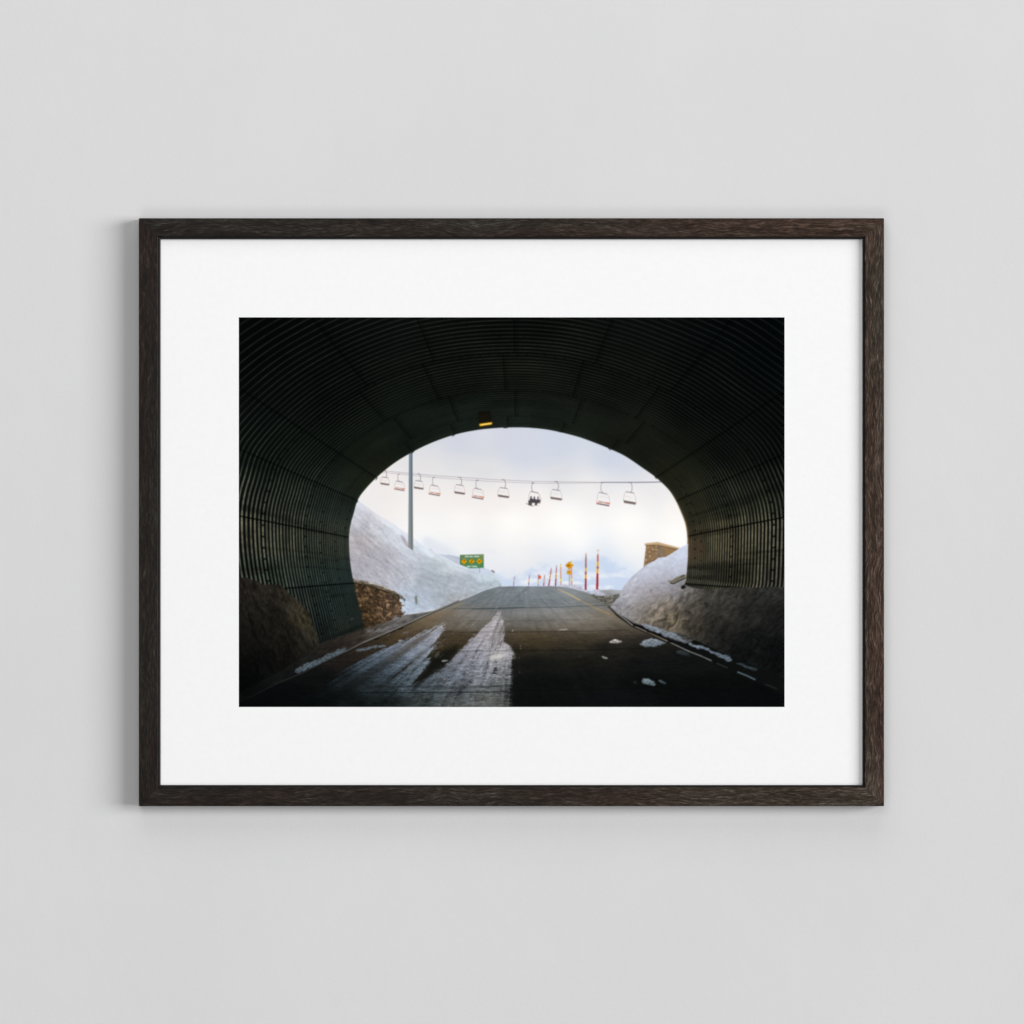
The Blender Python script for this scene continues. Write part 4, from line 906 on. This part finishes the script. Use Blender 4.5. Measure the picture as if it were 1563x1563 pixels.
g_ = .12                                               # hairline at the mitres
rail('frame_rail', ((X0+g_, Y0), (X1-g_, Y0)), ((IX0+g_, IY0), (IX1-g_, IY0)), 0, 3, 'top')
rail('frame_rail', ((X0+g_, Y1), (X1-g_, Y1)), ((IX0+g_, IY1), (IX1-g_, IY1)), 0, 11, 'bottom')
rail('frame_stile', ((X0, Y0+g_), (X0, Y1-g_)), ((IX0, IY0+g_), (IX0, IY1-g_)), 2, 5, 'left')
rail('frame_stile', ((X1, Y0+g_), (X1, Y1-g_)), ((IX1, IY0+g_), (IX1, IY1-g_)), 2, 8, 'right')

# black inner lip between the wood and the mount
bm = bmesh.new()
def ring(x0, x1, y0, y1, y): return [bm.verts.new((lx(a), y, lz(b))) for a, b in ((x0, y0), (x1, y0), (x1, y1), (x0, y1))]
rs = [ring(IX0+.05, IX1-.05, IY0+.05, IY1-.05, MAT_Y+.001), ring(IX0+.05, IX1-.05, IY0+.05, IY1-.05, LIPB-.0006),
      ring(IX0+.9, IX1-.9, IY0+.9, IY1-.9, LIPB-.0010), ring(LX0-.6, LX1+.6, LY0-.6, LY1+.6, LIPB-.0006), ring(LX0, LX1, LY0, LY1, LIPB), ring(LX0, LX1, LY0, LY1, MAT_Y-.00005)]
for a, b in zip(rs[:-1], rs[1:]):
    for i in range(4): bm.faces.new((a[i], a[(i+1) % 4], b[(i+1) % 4], b[i]))
bmesh.ops.recalc_face_normals(bm, faces=bm.faces)
mesh_obj('inner_lip', bm, mat_plain('lip_black', (.011, .011, .011), .6, .2, .15), root)

# mount board with its window, print behind it, backing board
bm = bmesh.new(); T = .0004
def ring2(x0, x1, y0, y1, y): return [bm.verts.new((lx(a), y, lz(b))) for a, b in ((x0, y0), (x1, y0), (x1, y1), (x0, y1))]
o_ = ring2(IX0+.3, IX1-.3, IY0+.3, IY1-.3, MAT_Y); i_ = ring2(PX0, PX1, PY0, PY1, MAT_Y); i2 = ring2(PX0, PX1, PY0, PY1, MAT_Y+T); o2 = ring2(IX0+.3, IX1-.3, IY0+.3, IY1-.3, MAT_Y+T)
for A, B in ((o_, i_), (i_, i2), (i2, o2), (o2, o_)):
    for i in range(4): bm.faces.new((A[i], A[(i+1) % 4], B[(i+1) % 4], B[i]))
bmesh.ops.recalc_face_normals(bm, faces=bm.faces)
mesh_obj('mount_board', bm, mat_paper(), root)

def build_print():
    a = paint_print()
    a = np.clip(a, 0, 1)
    lin = np.where(a <= .04045, a/12.92, ((a+.055)/1.055)**2.4).astype(np.float32)*PRINT_GAIN
    xs = np.linspace(lx(PX0-.3), lx(PX1+.3), GW); zs = np.linspace(lz(PY0-.3), lz(PY1+.3), GH)
    X, Z = np.meshgrid(xs, zs)
    co = np.stack([X, np.full_like(X, MAT_Y+T*.75), Z], -1).reshape(-1, 3).astype(np.float32)
    idx = np.arange(GW*GH).reshape(GH, GW)
    f = np.stack([idx[1:, :-1], idx[1:, 1:], idx[:-1, 1:], idx[:-1, :-1]], -1).reshape(-1, 4).astype(np.int32)
    me = bpy.data.meshes.new('print')
    me.vertices.add(len(co)); me.vertices.foreach_set('co', co.ravel())
    me.loops.add(f.size); me.loops.foreach_set('vertex_index', f.ravel())
    me.polygons.add(len(f)); me.polygons.foreach_set('loop_start', np.arange(0, f.size, 4, dtype=np.int32))
    me.polygons.foreach_set('loop_total', np.full(len(f), 4, dtype=np.int32))
    me.update(calc_edges=True)
    at = me.color_attributes.new('ink', 'FLOAT_COLOR', 'POINT')
    rgba = np.concatenate([lin.reshape(-1, 3), np.ones((GW*GH, 1), dtype=np.float32)], 1)
    at.data.foreach_set('color', rgba.ravel())
    me.materials.append(mat_print())
    o = bpy.data.objects.new('print', me); C.objects.link(o); o.parent = root
    o['label'] = 'print of a dark tunnel mouth, snow banks, a road and chairlifts'
build_print()

bm = bmesh.new()
bmesh.ops.create_cube(bm, size=1)
bx0, bx1, bz0, bz1 = lx(IX0-14), lx(IX1+14), lz(IY1+14), lz(IY0-14)
for v in bm.verts:
    v.co = ((bx0+bx1)/2+v.co.x*(lx(IX1-.5)-lx(IX0+.5)), MAT_Y+T+.0018+v.co.y*.0024, (bz0+bz1)/2+v.co.z*(lz(IY0+.5)-lz(IY1-.5)))
mesh_obj('backing_board', bm, mat_plain('backing_brown', (.30, .24, .17), .9, .1, .1), root)
